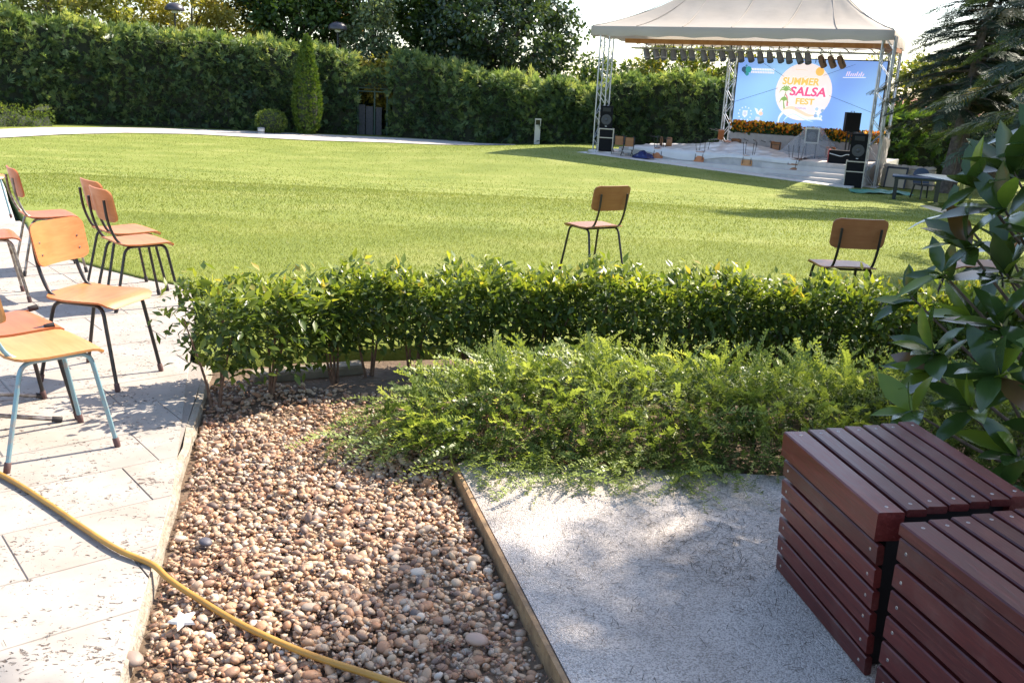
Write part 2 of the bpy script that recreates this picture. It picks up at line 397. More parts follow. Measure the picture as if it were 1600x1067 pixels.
# ------------------------------------------------------------------ gravel bed, concrete slab, edging board
struct(MB().prism([(-1.0, 1.0), (.9, 1.0), (.2, 2.2), (-.2, 3.6), (3.5, 3.6), (4.5, 5.55), (-.2, 5.5), (-1.3, 5.2), (-1.72, 4.9), (-1.62, 4.75), (-.98, 2.1)], -.2, -.064).obj('soil_bed', soil), 'dark soil of the planting bed', 'soil')
slabm = mat('exposed_aggregate', (.46, .41, .37), .85, noise=(2.6, (.62, .56, .51), 9)); n = slabm.node_tree; L = n.links; p = n.nodes['Principled BSDF']
tc = n.nodes.new('ShaderNodeTexCoord'); vo = n.nodes.new('ShaderNodeTexVoronoi'); vo.inputs['Scale'].default_value = 230; L.new(tc.outputs['Object'], vo.inputs['Vector'])
vc = n.nodes.new('ShaderNodeTexVoronoi'); vc.inputs['Scale'].default_value = 230; L.new(tc.outputs['Object'], vc.inputs['Vector'])
crv = n.nodes.new('ShaderNodeValToRGB'); crv.color_ramp.elements[0].position = .1; crv.color_ramp.elements[1].position = .75
crv.color_ramp.elements[0].color = (.62, .6, .58, 1); crv.color_ramp.elements[1].color = (1.2, 1.18, 1.17, 1)
sx = n.nodes.new('ShaderNodeSeparateColor'); L.new(vc.outputs['Color'], sx.inputs[0]); L.new(sx.outputs[0], crv.inputs[0])
mx = n.nodes.new('ShaderNodeMix'); mx.data_type = 'RGBA'; mx.blend_type = 'MULTIPLY'; mx.inputs[0].default_value = 1
old = [l for l in L if l.to_socket == p.inputs['Base Color']][0].from_socket
L.new(old, mx.inputs[6]); L.new(crv.outputs[0], mx.inputs[7]); L.new(mx.outputs[2], p.inputs['Base Color'])
bp = n.nodes.new('ShaderNodeBump'); bp.inputs['Distance'].default_value = .006; bp.inputs['Strength'].default_value = 1; bp.invert = True; L.new(vo.outputs['Distance'], bp.inputs['Height']); L.new(bp.outputs[0], p.inputs['Normal'])
EA, EB = Vector((.42, 1.35)), Vector((-.225, 3.66)); ed = (EB - EA).normalized(); en = Vector((ed.y, -ed.x))
P = lambda t, o: tuple(EA + (EB - EA) * t + en * o)
struct(MB().prism([P(0, .022), (4.2, 1.35), (4.2, 3.72), (-.16, 3.72), P(1, .022)], -.16, .004).obj('concrete_slab', slabm), 'pale exposed aggregate concrete slab beside the slatted boxes', 'slab')
tag(MB().prism([P(-.05, 0), P(-.05, .016), P(1.02, .016), P(1.02, 0)], -.13, .007).obj('edging_board', mat('old_timber', (.20, .12, .06), .8, noise=(20, (.32, .2, .1), 6), bump=(60, .6, .01))), 'thin brown timber edging board between gravel and concrete', 'edging')

# pebbles
ico = bmesh.new(); bmesh.ops.create_icosphere(ico, subdivisions=2, radius=1.0)
iV = np.array([v.co[:] for v in ico.verts]); iF = np.array([[v.index for v in f.verts] for f in ico.faces]); ico.free()
ico = bmesh.new(); bmesh.ops.create_icosphere(ico, subdivisions=1, radius=1.08)
jV = np.array([v.co[:] for v in ico.verts]); jF = np.array([[v.index for v in f.verts] for f in ico.faces]); ico.free()
def slab_x(y): return EA.x + (EB.x - EA.x) * (y - EA.y) / (EB.y - EA.y)
def pave_x(y): return -.93 - .7 * (y - 1.9) / 2.9
pp = []
for layer, (zz, N) in enumerate([(-.066, 15000), (-.055, 18000), (-.046, 15000)]):
    y = rng.uniform(1.55, 4.75, N); x = rng.uniform(-1.75, .75, N)
    lim = np.where(y < 3.66, slab_x(y) - .012, .35)
    k = (x > pave_x(y) + .035) & (x < lim) & ((y < 4.15) | (rng.random(N) < .35)) & ((x < .0) | (y < 4) | (rng.random(N) < .3)); x = x[k]; y = y[k]; nn = len(x)
    s = np.clip(rng.lognormal(math.log(.0073), .37, nn), .004, .021)
    z = zz + rng.uniform(-.004, .006, nn) + .012 * np.sin(x * 5 + y * 3.1) * np.sin(y * 4.3)
    pp.append((np.stack([x, y, z], -1), s))
pos = np.concatenate([a for a, b in pp]); s = np.concatenate([b for a, b in pp]); nn = len(pos)
bases = []; small = []
for k in range(10):
    d = iV.copy(); c = rng.normal(size=(4, 3)); c /= np.linalg.norm(c, axis=1, keepdims=True)
    f = 1 + sum(.13 * np.sin(2.0 * (d @ c[i]) + i) for i in range(4)); bases.append(d * f[:, None])
    f2 = 1 + sum(.13 * np.sin(2.0 * (jV @ c[i]) + i) for i in range(4)); small.append(jV * f2[:, None])
parts = []
vid = rng.integers(0, 10, nn)
tnt = np.clip(rng.beta(1.7, 1.7, nn), 0, 1)
for k in range(20):
    q = (vid == k % 10) & ((s > .0104) == (k < 10)); m_ = q.sum(); a = rng.normal(size=(m_, 3)); a[:, 2] *= .35
    up = np.tile([0, 0, 1.], (m_, 1)) + rng.normal(0, .3, (m_, 3))
    sc3 = s[q][:, None] * np.stack([rng.uniform(.8, 1.1, m_), rng.uniform(1.0, 1.5, m_), rng.uniform(.55, .8, m_)], -1)
    parts.append(scatter(bases[k] if k < 10 else small[k - 10], iF if k < 10 else jF, pos[q], frames(a, up=up), sc3, tnt[q]))
v_, f_, t_ = merge(parts)
pebm = tintmat('pebble', [(0, (.10, .085, .08)), (.16, (.22, .14, .10)), (.34, (.37, .19, .10)), (.5, (.44, .275, .16)), (.66, (.39, .30, .225)), (.82, (.50, .36, .23)), (1, (.58, .50, .42))], rough=.55, bump=(90, .3, .004))
tag(link('gravel', mk('gravel', v_, f_, pebm, True, t_)), 'tan and brown river pebbles between terrace and concrete slab', 'gravel', kind='stuff')
# a few big stones
for (x, y, sx_, c, lab) in [(-1.03, 2.93, .020, (.09, .085, .10), 'dark grey cobble beside the terrace edge near the hose'), (-1.005, 2.24, .026, (.26, .19, .15), 'brown rounded cobble at the terrace edge by the white star'), (-.06, 2.42, .024, (.42, .28, .21), 'pinkish egg-shaped cobble near the edging board')]:
    tag(link('cobble', mk('cobble', bases[3] * np.array([sx_ * 1.4, sx_, sx_ * .62]), iF, mat('cobble_%d' % int(c[0] * 100), c, .6, bump=(40, .3, .005)), True), None, (x, y, -.028), (0, 0, x * 7)), lab, 'stone')
# dry needles lying on gravel and slab
def needles(N, xr, yr, zc, L_, keep, rad=.0009):
    x = rng.uniform(*xr, N); y = rng.uniform(*yr, N); k = keep(x, y); x = x[k]; y = y[k]; n_ = len(x)
    a = rng.uniform(0, np.pi, n_); l = rng.beta(1.3, 2.2, n_) * L_ * 1.5 + .004; z = zc + rng.uniform(0, .004, n_)
    d = np.stack([np.cos(a), np.sin(a), rng.normal(0, .05, n_)], -1) * l[:, None] / 2; pr = np.stack([-np.sin(a), np.cos(a), np.zeros(n_)], -1) * rad
    c = np.stack([x, y, z], -1); bend = pr * rng.normal(0, .9, (n_, 1)); upv = np.array([0, 0, rad * 1.4])
    V = np.stack([c - d - pr, c - d + pr, c + bend + pr + upv, c + bend - pr + upv, c + d + pr, c + d - pr], 1)
    b = (np.arange(n_) * 6)[:, None, None]; Fq = (np.array([[0, 1, 2, 3], [3, 2, 4, 5]])[None] + b).reshape(-1, 4)
    return V.reshape(-1, 3), Fq, np.repeat(rng.random(n_), 6)
ndm = tintmat('dry_needle', [(0, (.035, .02, .015)), (.5, (.09, .04, .025)), (.85, (.26, .10, .06)), (1, (.3, .2, .1))], rough=.8)
clump = lambda x, y: np.sin(x * 7 + 2) * np.sin(y * 6 + x * 3)
a_ = needles(9000, (-1.6, .5), (1.6, 4.5), -.030, .045, lambda x, y: (x > pave_x(y) + .03) & (x < np.where(y < 3.66, slab_x(y), .3)) & ((rng.random(len(x)) < .22) | (x < pave_x(y) + .16) | (clump(x, y) > .55)))
tag(link('needle_litter', mk('needle_litter', *a_[:2], ndm, False, a_[2])), 'reddish dry needles strewn over the pebbles', 'debris', kind='stuff')
def slabkeep(x, y):
    d = np.hypot((x - .62) / .42, (y - 3.12) / .3); e_ = np.hypot((x - .80) / .12, (y - 3.05) / .34)
    return (x > slab_x(y) + .04) & ((rng.random(len(x)) < .05 + .40 * np.exp(-d * d * 1.4) + .95 * np.exp(-e_ * e_) + .10 * (clump(x * 1.3, y) > .2)))
b_ = needles(9000, (-.2, 1.3), (1.6, 3.6), .0055, .036, slabkeep, .0008)
ndm2 = tintmat('dark_needle', [(0, (.015, .012, .01)), (.6, (.04, .03, .02)), (1, (.11, .08, .05))], rough=.8)
tag(link('needle_litter', mk('slab_litter', *b_[:2], ndm2, False, b_[2])), 'dark dry needles scattered on the concrete slab', 'debris', kind='stuff')
def pavekeep(x, y): return (x < pave_x(y) - .01) & (rng.random(len(x)) < .3)
c_ = needles(700, (-2.2, -.95), (1.8, 4.4), .0030, .03, pavekeep, .0007)
tag(link('needle_litter', mk('paving_litter', *c_[:2], ndm2, False, c_[2])), 'sparse dark needles lying on the travertine terrace', 'debris', kind='stuff')

# ------------------------------------------------------------------ wooden chairs
def plywood(name, c, c2):
    m = mat(name, c, .42, spec=.4, coat=.1); n = m.node_tree; L = n.links; p = n.nodes['Principled BSDF']
    p.inputs['Coat Roughness'].default_value = .25
    tc = n.nodes.new('ShaderNodeTexCoord'); mp = n.nodes.new('ShaderNodeMapping'); mp.inputs['Scale'].default_value = (3.0, 26, 26)
    L.new(tc.outputs['Object'], mp.inputs[0]); nz = n.nodes.new('ShaderNodeTexNoise'); nz.inputs['Scale'].default_value = 2.2; nz.inputs['Detail'].default_value = 7; nz.inputs['Distortion'].default_value = .6
    L.new(mp.outputs[0], nz.inputs['Vector'])
    n2 = n.nodes.new('ShaderNodeTexNoise'); n2.inputs['Scale'].default_value = 6; n2.inputs['Detail'].default_value = 3; L.new(tc.outputs['Object'], n2.inputs['Vector'])
    ad = n.nodes.new('ShaderNodeMath'); ad.operation = 'MULTIPLY_ADD'; ad.inputs[1].default_value = .5; L.new(n2.outputs['Fac'], ad.inputs[0])
    hf = n.nodes.new('ShaderNodeMath'); hf.operation = 'MULTIPLY'; hf.inputs[1].default_value = .5; L.new(nz.outputs['Fac'], hf.inputs[0]); L.new(hf.outputs[0], ad.inputs[2])
    cr = n.nodes.new('ShaderNodeValToRGB'); cr.color_ramp.elements[0].position = .35; cr.color_ramp.elements[1].position = .68
    cr.color_ramp.elements[0].color = (*c, 1); cr.color_ramp.elements[1].color = (*c2, 1)
    L.new(ad.outputs[0], cr.inputs[0]); L.new(cr.outputs[0], p.inputs['Base Color']); return m
ply = {'orange': plywood('plywood_orange', (.44, .135, .038), (.55, .21, .07)), 'red': plywood('plywood_red', (.42, .105, .034), (.50, .15, .05)),
       'honey': plywood('plywood_honey', (.48, .20, .058), (.58, .28, .10)), 'brown': plywood('plywood_brown', (.27, .105, .04), (.36, .16, .065))}
tubes = {'dark': mat('dark_steel_tube', (.045, .042, .042), .38, .6, noise=(40, (.10, .05, .04), 5, .55, .8)), 'blue': mat('worn_blue_tube', (.20, .33, .38), .42, .3, noise=(35, (.34, .30, .27), 5, .52, .75)),
         'steel': mat('bare_steel_tube', (.36, .33, .31), .35, .8, noise=(35, (.16, .12, .10), 5))}
rubber = mat('rubber_cap', (.03, .025, .025), .8); capbrown = mat('brown_cap', (.10, .05, .045), .7)
def panel_grid(w_, pts, thick, cw, nx=10, corner=.05, curve=0.0, axis='seat'):
    """bent plywood: profile pts (y,z) swept across x with rounded corners; curve pulls the sides forward"""
    pts = [Vector((0, a, b)) for a, b in pts]
    seg = [0];
    for a, b in zip(pts[:-1], pts[1:]): seg.append(seg[-1] + (b - a).length)
    Lt = seg[-1]; K = 16; rows = []
    for j in range(K + 1):
        s = Lt * j / K; i = max(0, min(len(pts) - 2, next((q for q in range(len(pts) - 1) if seg[q + 1] >= s - 1e-9), len(pts) - 2)))
        t = (s - seg[i]) / (seg[i + 1] - seg[i]); p = pts[i].lerp(pts[i + 1], t); d = (pts[i + 1] - pts[i]).normalized()
        e = min(s, Lt - s); hw = w_ if e >= corner else w_ - corner + math.sqrt(max(0, corner ** 2 - (corner - e) ** 2))
        rows.append((p, d, hw * (1 + cw * (s / Lt - .5))))
    V = []; F = []
    for side in (1, -1):
        for (p, d, hw) in rows:
            nrm = Vector((0, -d.z, d.y))
            for i in range(nx + 1):
                x = hw * (2 * i / nx - 1); f = curve * (x / w_) ** 2
                q = p + nrm * (side * thick / 2); V.append((x, q.y + (f if axis == 'back' else 0), q.z + (f if axis == 'seat' else 0)))
    n1 = (K + 1) * (nx + 1)
    for j in range(K):
        for i in range(nx):
            a = j * (nx + 1) + i; b = a + nx + 1
            F.append((a, a + 1, b + 1, b)); F.append((n1 + a, n1 + b, n1 + b + 1, n1 + a + 1))
    rim = [i for i in range(nx + 1)] + [j * (nx + 1) + nx for j in range(1, K + 1)] + [K * (nx + 1) + i for i in range(nx - 1, -1, -1)] + [j * (nx + 1) for j in range(K - 1, 0, -1)]
    for a, b in zip(rim, rim[1:] + rim[:1]): F.append((a, n1 + a, n1 + b, b))
    mb = MB(); mb.V = V; mb.F = F; return mb
CACHE = {}
def chair_meshes(wood, tube, cap):
    key = (wood, tube, cap)
    if key in CACHE: return CACHE[key]
    W, T, Cp = ply[wood], tubes[tube], rubber if cap == 'rubber' else capbrown
    seat = panel_grid(.19, [(-.185, .452), (-.14, .442), (-.05, .437), (.06, .441), (.135, .443), (.165, .437), (.182, .424), (.19, .408)], .010, .04, curve=-.004).mesh('seat', W, True)
    back = panel_grid(.192, [(-.205, .585), (-.222, .66), (-.236, .73), (-.25, .795)], .010, .03, corner=.045, curve=.028, axis='back').mesh('backrest', W, True)
    fr = []; caps = []
    for s in (-1, 1):
        p = fillet([(s * .186, .206, .012), (s * .158, .130, .421), (s * .158, -.135, .421), (s * .186, -.228, .012)], .05)
        fr.append(MB().tube(p, .0098, 9).mesh('leg_frame', T, True))
        for q, d in ((p[0], p[1]), (p[-1], p[-2])):
            d = (d - q).normalized(); caps.append((s, MB().tube([q - d * .012, q + d * .002, q + d * .028, q + d * .03], [.0125, .0135, .0132, .0115], 9).mesh('foot_cap', Cp, True)))
    bk = []
    for s in (-1, 1):
        p = fillet([(s * .139, .10, .425), (s * .139, -.165, .425), (s * .139, -.232, .58), (s * .139, -.247, .728)], .075, 6)
        bk.append(MB().tube(p, .0092, 9).mesh('back_tube', T, True))
    bar = MB().tube([(-.158, .095, .421), (.158, .095, .421)], .008, 8).tube([(-.158, -.1, .421), (.158, -.1, .421)], .008, 8).mesh('crossbar', T, True)
    rv = MB()
    for s in (-1, 1):
        for z in (.64, .70):
            t = (z - .585) / .21; y = -.205 - .045 * t + .028 * (.139 / .192) ** 2 + .006
            rv.lathe([(.006, 0), (.004, .003)], 8, Matrix.Translation((s * .139, y, z)) @ Matrix.Rotation(-math.pi / 2, 4, 'X'))
    rv = rv.mesh('rivet', tubes['steel'], True)
    CACHE[key] = (seat, back, fr, caps, bk, bar, rv); return CACHE[key]
def chair(label, loc, yaw, wood='orange', tube='dark', cap='brown', group=None, M=None):
    seat, back, fr, caps, bk, bar, rv = chair_meshes(wood, tube, cap)
    t = thing('wooden_chair', label, 'chair', loc, yaw, group)
    if M is not None: t.matrix_world = M
    link('seat', seat, t); b = link('backrest', back, t); link('rivet', rv, b)
    for i, s in enumerate((-1, 1)):
        f = link('leg_frame', fr[i], t); link('back_tube', bk[i], t)
        for (q, c) in caps:
            if q == s: link('foot_cap', c, f)
    link('crossbar', bar, t); return t
GT = 'wooden chairs on the terrace'; GL = 'wooden chairs standing on the lawn'
chair('honey plywood chair with worn pale blue legs, nearest chair on the terrace', (-1.922, 3.656, 0), R(-43), 'honey', 'blue', 'brown', GT)
chair('orange wooden chair with dark red-brown tube legs behind the blue-legged chair', (-2.10, 4.60, 0), R(-102), 'orange', 'dark', 'brown', GT)
chair('darker orange chair seat tucked against the far side of the blue-legged chair', (-2.225, 3.945, 0), R(-42), 'red', 'dark', 'brown', GT)
Mt = Matrix(((.6, 0, -.8, -2.11), (-.8, 0, -.6, 4.08), (0, 1, 0, .242), (0, 0, 0, 1)))
chair('steel legged chair tipped over on the terrace, its black feet showing', (0, 0, 0), 0, 'brown', 'steel', 'rubber', GT, M=Mt)
chair('red-orange chair at the lawn corner, nearer of the close pair', (-2.555, 6.21, 0), R(-47), 'orange', 'dark', 'rubber', GT)
chair('orange chair half hidden behind its twin at the lawn corner', (-2.80, 6.62, 0), R(-46), 'orange', 'dark', 'rubber', GT)
chair('orange chair with bare steel back tubes standing alone beyond the nearest backrest', (-3.62, 7.16, 0), R(-53), 'red', 'steel', 'rubber', GT)
chair('chair cut by the left edge, its orange backrest and grey back tube showing', (-3.52, 6.12, 0), R(-56), 'red', 'steel', 'brown', GT)
chair('farthest terrace chair at the left edge with pale blue frame', (-5.5, 9.5, zf(-5.5, 9.5)), R(-110), 'orange', 'blue', 'brown', GT)
chair('brown backed wooden chair alone on the lawn beyond the hedge, facing the stage', (.655, 8.05, .008), R(34), 'brown', 'dark', 'brown', GL)
chair('wooden chair turned to the stage behind the shaded end of the hedge', (2.33, 6.62, .008), R(3), 'brown', 'dark', 'brown', GL)
chair('wooden chair mostly hidden behind the magnolia leaves and hedge', (3.45, 6.98, .008), R(84), 'brown', 'dark', 'brown', GL)

# ------------------------------------------------------------------ garden hose and white star
hp = [(-3.2, 4.05, .013), (-2.6, 3.75, .013), (-1.955, 3.325, .013), (-1.66, 3.10, .013), (-1.42, 2.90, .014), (-1.26, 2.775, .015), (-1.12, 2.70, .010), (-1.05, 2.645, -.004), (-.956, 2.585, -.021), (-.749, 2.431, -.022), (-.532, 2.305, -.021), (-.319, 2.214, -.021), (-.1, 2.12, -.022), (.15, 2.03, -.022)]
def catmull(pts, k=8):
    P = [Vector(p) for p in pts]; P = [P[0] * 2 - P[1]] + P + [P[-1] * 2 - P[-2]]; out = []
    for i in range(1, len(P) - 2):
        a, b, c, d = P[i - 1:i + 3]
        for j in range(k):
            t = j / k; out.append(.5 * ((2 * b) + (c - a) * t + (2 * a - 5 * b + 4 * c - d) * t * t + (3 * b - a - 3 * c + d) * t ** 3))
    out.append(P[-2]); return out
tag(MB().tube(catmull(hp), .0100, 12).obj('garden_hose', mat('yellow_hose', (.46, .25, .045), .45, noise=(12, (.38, .19, .035), 4), bump=(150, .25, .002)), sm=True), 'yellow garden hose lying across the terrace and the pebbles', 'hose')
sp = []
for i in range(10):
    a = R(100 + 36 * i); r_ = .044 if i % 2 == 0 else .021; sp.append((r_ * math.cos(a), r_ * math.sin(a)))
mb = MB(); V = [(x, y, 0) for x, y in sp] + [(x * .9, y * .9, .008) for x, y in sp] + [(x * .35, y * .35, .014) for x, y in sp] + [(0, 0, .016)]
F = [(i, (i + 1) % 10, 10 + (i + 1) % 10, 10 + i) for i in range(10)] + [(10 + i, 10 + (i + 1) % 10, 20 + (i + 1) % 10, 20 + i) for i in range(10)] + [(20 + i, 20 + (i + 1) % 10, 30) for i in range(10)]
tag(mb.add(V, F).obj('star_ornament', mat('white_plaster', (.8, .78, .74), .7, bump=(90, .3, .003)), None, True, (-.925, 2.425, -.013), (R(9), R(-5), R(25))), 'white five-pointed star lying on the pebbles', 'ornament')

# ------------------------------------------------------------------ slatted boxes
wood_red = mat('red_stained_wood', (.055, .009, .009), .36, spec=.5); n = wood_red.node_tree; L = n.links; p = n.nodes['Principled BSDF']
tc = n.nodes.new('ShaderNodeTexCoord'); mp = n.nodes.new('ShaderNodeMapping'); mp.inputs['Scale'].default_value = (60, 4, 60)
oi = n.nodes.new('ShaderNodeObjectInfo'); av = n.nodes.new('ShaderNodeVectorMath'); av.operation = 'ADD'; sv_ = n.nodes.new('ShaderNodeVectorMath'); sv_.operation = 'SCALE'; sv_.inputs[3].default_value = 37.0
L.new(oi.outputs['Random'], sv_.inputs[0]); L.new(tc.outputs['Object'], av.inputs[0]); L.new(sv_.outputs[0], av.inputs[1]); L.new(av.outputs[0], mp.inputs[0])
nz = n.nodes.new('ShaderNodeTexNoise'); nz.inputs['Scale'].default_value = 1.6; nz.inputs['Detail'].default_value = 8; nz.inputs['Distortion'].default_value = 1.0; L.new(mp.outputs[0], nz.inputs['Vector'])
cr = n.nodes.new('ShaderNodeValToRGB'); e = cr.color_ramp.elements; e.new(.8); e[0].position = .3; e[0].color = (.070, .009, .008, 1); e[1].position = .62; e[1].color = (.125, .018, .015, 1); e[2].position = .84; e[2].color = (.21, .065, .055, 1)
L.new(nz.outputs['Fac'], cr.inputs[0])
hv = n.nodes.new('ShaderNodeHueSaturation'); vr = n.nodes.new('ShaderNodeMapRange'); vr.inputs[3].default_value = .6; vr.inputs[4].default_value = 1.05; L.new(oi.outputs['Random'], vr.inputs[0]); L.new(vr.outputs[0], hv.inputs['Value']); L.new(cr.outputs[0], hv.inputs['Color'])
du = n.nodes.new('ShaderNodeTexNoise'); du.inputs['Scale'].default_value = 5; du.inputs['Detail'].default_value = 8; du.inputs['Roughness'].default_value = .7; L.new(av.outputs[0], du.inputs['Vector'])
dr_ = n.nodes.new('ShaderNodeMapRange'); dr_.inputs[1].default_value = .52; dr_.inputs[2].default_value = .8; dr_.inputs[4].default_value = .45; L.new(du.outputs['Fac'], dr_.inputs[0])
dm = n.nodes.new('ShaderNodeMix'); dm.data_type = 'RGBA'; L.new(dr_.outputs[0], dm.inputs[0]); L.new(hv.outputs[0], dm.inputs[6]); dm.inputs[7].default_value = (.15, .10, .085, 1); L.new(dm.outputs[2], p.inputs['Base Color'])
rz = n.nodes.new('ShaderNodeMapRange'); rz.inputs[3].default_value = .28; rz.inputs[4].default_value = .55; L.new(nz.outputs['Fac'], rz.inputs[0]); L.new(rz.outputs[0], p.inputs['Roughness'])
bp = n.nodes.new('ShaderNodeBump'); bp.inputs['Distance'].default_value = .002; bp.inputs['Strength'].default_value = .5; L.new(nz.outputs['Fac'], bp.inputs['Height']); L.new(bp.outputs[0], p.inputs['Normal'])
dark_in = mat('box_shade_core', (.012, .008, .008), .9); screw_m = mat('screw_steel', (.45, .42, .40), .35, .9)
scr = MB().lathe([(.0052, 0), (.0052, .0012), (.0036, .002), (.003, .0008), (.0005, .0008)], 10).mesh('screw', screw_m, True)
SLAT = {}
def slat_mesh(L_, w_, t_):
    k = (round(L_, 4), round(w_, 4), round(t_, 4))
    if k not in SLAT: SLAT[k] = MB().bbox(-w_ / 2, w_ / 2, -L_ / 2, L_ / 2, -t_ / 2, t_ / 2, .004).mesh('slat', wood_red)
    return SLAT[k]
def box(label, A, Bc, right, wd, h=.5, taper=0.0, beam=.036, near_slats=True):
    """A far-left corner, Bc near-left corner, right unit direction, wd width"""
    A = Vector((*A, 0)); Bc = Vector((*Bc, 0)); rt = Vector((*right, 0)).normalized(); ln = (Bc - A).length; fd = (Bc - A).normalized()
    t = thing('slatted_box', label, 'planter', tuple(A), 0, 'slatted wooden boxes on the concrete slab')
    def place(o, c, yax, nax):
        yax = yax.normalized(); z = (nax - yax * nax.dot(yax)).normalized(); x = yax.cross(z)
        m_ = Matrix((x, yax, z)).transposed().to_4x4(); m_.translation = c - A; o.matrix_local = m_; return o
    th = .022; up = Vector((0, 0, 1))
    # top slats run near-far
    ws = [.078] + [.060] * 7; gap = (wd - sum(ws[:7])) / 6.0
    pos_ = 0
    for i in range(7):
        c = A + rt * (pos_ + ws[i] / 2 + (rs.uniform(-.0016, .0016) if 0 < i < 6 else 0)) + fd * (ln / 2 + rs.uniform(-.002, .002)) + up * (h - th / 2 + rs.uniform(-.0012, .0008)); pos_ += ws[i] + gap
        bt = beam if i in (0, 6) else th; c = c - up * ((bt - th) / 2)
        sl_ = place(link('slat', slat_mesh(ln + .002 * (i % 2), ws[i], bt), t), c, fd + rt * rs.uniform(-.003, .003), up + rt * rs.uniform(-.012, .012))
        for e_ in (-1, 1):
            link('screw', scr, sl_, (.004 * ((i * 7) % 3 - 1), e_ * (ln / 2 - .035), bt / 2 - .0008))
    nf = 6; g2 = .0105; hh0 = (h - beam - .006 - nf * g2) / nf
    sides = [(A, Bc, -rt), (Bc, Bc + rt * wd, fd), (A + rt * wd, Bc + rt * wd, rt), (A, A + rt * wd, -fd)]
    for si, (P0, P1, nrm) in enumerate(sides):
        dirv = (P1 - P0); l = dirv.length - (.0 if si in (0, 2) else .05); dirv.normalize(); perp = Vector((dirv.y, -dirv.x, 0));
        if perp.dot(nrm) < 0: perp = -perp
        if si == 1 and not near_slats: continue
        hsum = h - beam - (g2 if beam > .05 else .003)
        for i in range(nf):
            hh = hh0; zc_ = hsum - hh / 2; hsum -= hh + g2
            c = (P0 + P1) / 2 - perp * (th / 2 + (0.001 if si in (0, 2) else .002) + (taper * (1 - zc_ / h) if si == 0 else 0) + rs.uniform(0, .0012)) + up * zc_
            if si in (1, 3): c += rt * (taper * .5 * (1 - zc_ / h))
            sl_ = place(link('slat', slat_mesh(l - (taper if si in (1, 3) else 0), hh, th * .95), t), c, dirv + up * rs.uniform(-.0025, .0025), perp + (up * (-taper / h) if si == 0 else up * 0))
            if si in (0, 1):
                for e_ in (-1, 1): link('screw', scr, sl_, (0.003 * ((i * 5) % 3 - 1), e_ * (l / 2 - .035), th * .95 / 2 - .0008))
    core = [A + rt * (.03 + taper) + fd * .03, A + rt * (wd - .03) + fd * .03, Bc + rt * (wd - .03) - fd * .03, Bc + rt * (.03 + taper) - fd * .03]
    m_ = MB().prism([((q - A).x, (q - A).y) for q in core], .01, h - .03); m_.obj('frame', dark_in, t)  # solid near-black fill stands for the shade inside the box
    return t
box('dark red slatted wooden box standing behind the nearer one on the concrete', (.91, 2.89), (1.0, 2.29), (.94, .34), .52, .5, .028, .084, False)
box('dark red slatted wooden box cut by the lower right corner, with pale worn grain', (1.035, 2.235), (1.165, 1.64), (.94, .34), .52, .5, .0, .036, True)

# ------------------------------------------------------------------ leaf shapes
def leaf_shape(L_, w_, fold=.25, curl=.12, n_=5):
    V = []; F = []
    prof = [(0, .04), (.25, .75), (.5, 1), (.78, .68), (1, .02)] if n_ == 5 else [(0, .1), (.42, 1), (1, .04)]
    for (t, q) in prof:
        y = t * L_; z = -curl * L_ * t * t
        V += [(-q * w_ / 2, y, z + fold * q * w_ / 2), (0, y, z), (q * w_ / 2, y, z + fold * q * w_ / 2)]
    for i in range(len(prof) - 1):
        a = 3 * i; F += [(a, a + 1, a + 4, a + 3), (a + 1, a + 2, a + 5, a + 4)]
    return np.array(V), np.array(F)
leafV, leafF = leaf_shape(1, .46)
DV = np.array([(0, 0, 0), (.3, .45, .06), (0, 1, -.06), (-.3, .45, .06)]); DF = np.array([(0, 1, 2, 3)])

# ------------------------------------------------------------------ clipped hedge on the near side of the lawn
hedge = thing('clipped_hedge', 'low clipped leafy hedge with yellow young shoots along the lawn edge', 'hedge', (0, 0, 0))
HC = np.array([(-1.42, 4.36), (-1.22, 4.60), (-.98, 4.86), (-.72, 5.03), (-.3, 5.17), (.2, 5.30), (.75, 5.38), (1.4, 5.40), (2.1, 5.36), (2.9, 5.34), (3.9, 5.3)])
hd = np.concatenate([[0], np.cumsum(np.hypot(*np.diff(HC, axis=0).T))])
def hcl(s): return np.stack([np.interp(s, hd, HC[:, 0]), np.interp(s, hd, HC[:, 1])], -1)
bark = mat('shrub_bark', (.10, .055, .035), .85, noise=(40, (.18, .11, .07), 5), bump=(60, .5, .004))
for i, s0 in enumerate(np.arange(.08, hd[-1], .27)):
    c = hcl(s0) + rng.normal(0, .03, 2); mb = MB()
    for k in range(4 if i < 8 else 3):
        a = rng.uniform(0, 6.28); sp_ = rng.uniform(.05, .17)
        mb.tube(catmull([(c[0] + .015 * math.cos(a), c[1] + .015 * math.sin(a), -.1), (c[0] + sp_ * .4 * math.cos(a), c[1] + sp_ * .4 * math.sin(a), .1), (c[0] + sp_ * math.cos(a + .3), c[1] + sp_ * math.sin(a + .3), rng.uniform(.33, .48))], 4), [.0085, .008, .0075, .007, .0065, .006, .005, .004, .003], 6)
    mb.obj('stem', bark, hedge, True)
N = 27000
s_ = rng.uniform(-.02, hd[-1], N); c = hcl(s_); tang = hcl(s_ + .02) - hcl(s_ - .02); tang /= np.linalg.norm(tang, axis=1, keepdims=True) + 1e-9; nor = np.stack([-tang[:, 1], tang[:, 0]], -1)
ht = .51 + .028 * np.sin(s_ * 9) + .026 * np.sin(s_ * 23 + 1)
zz = ht * (1 - .86 * rng.beta(1.0, 1.45, N)); sd = rng.uniform(-1, 1, N); sd = np.sign(sd) * np.abs(sd) ** .6
wdt = .215 + .05 * np.sin(s_ * 5 + 1) * 1; wdt = wdt * np.where(zz < .27, .78, 1) * (1 + .12 * rng.normal(size=N))
endf = np.where(s_ < .2, -np.abs(rng.normal(0, .07, N)) + .01, 0)
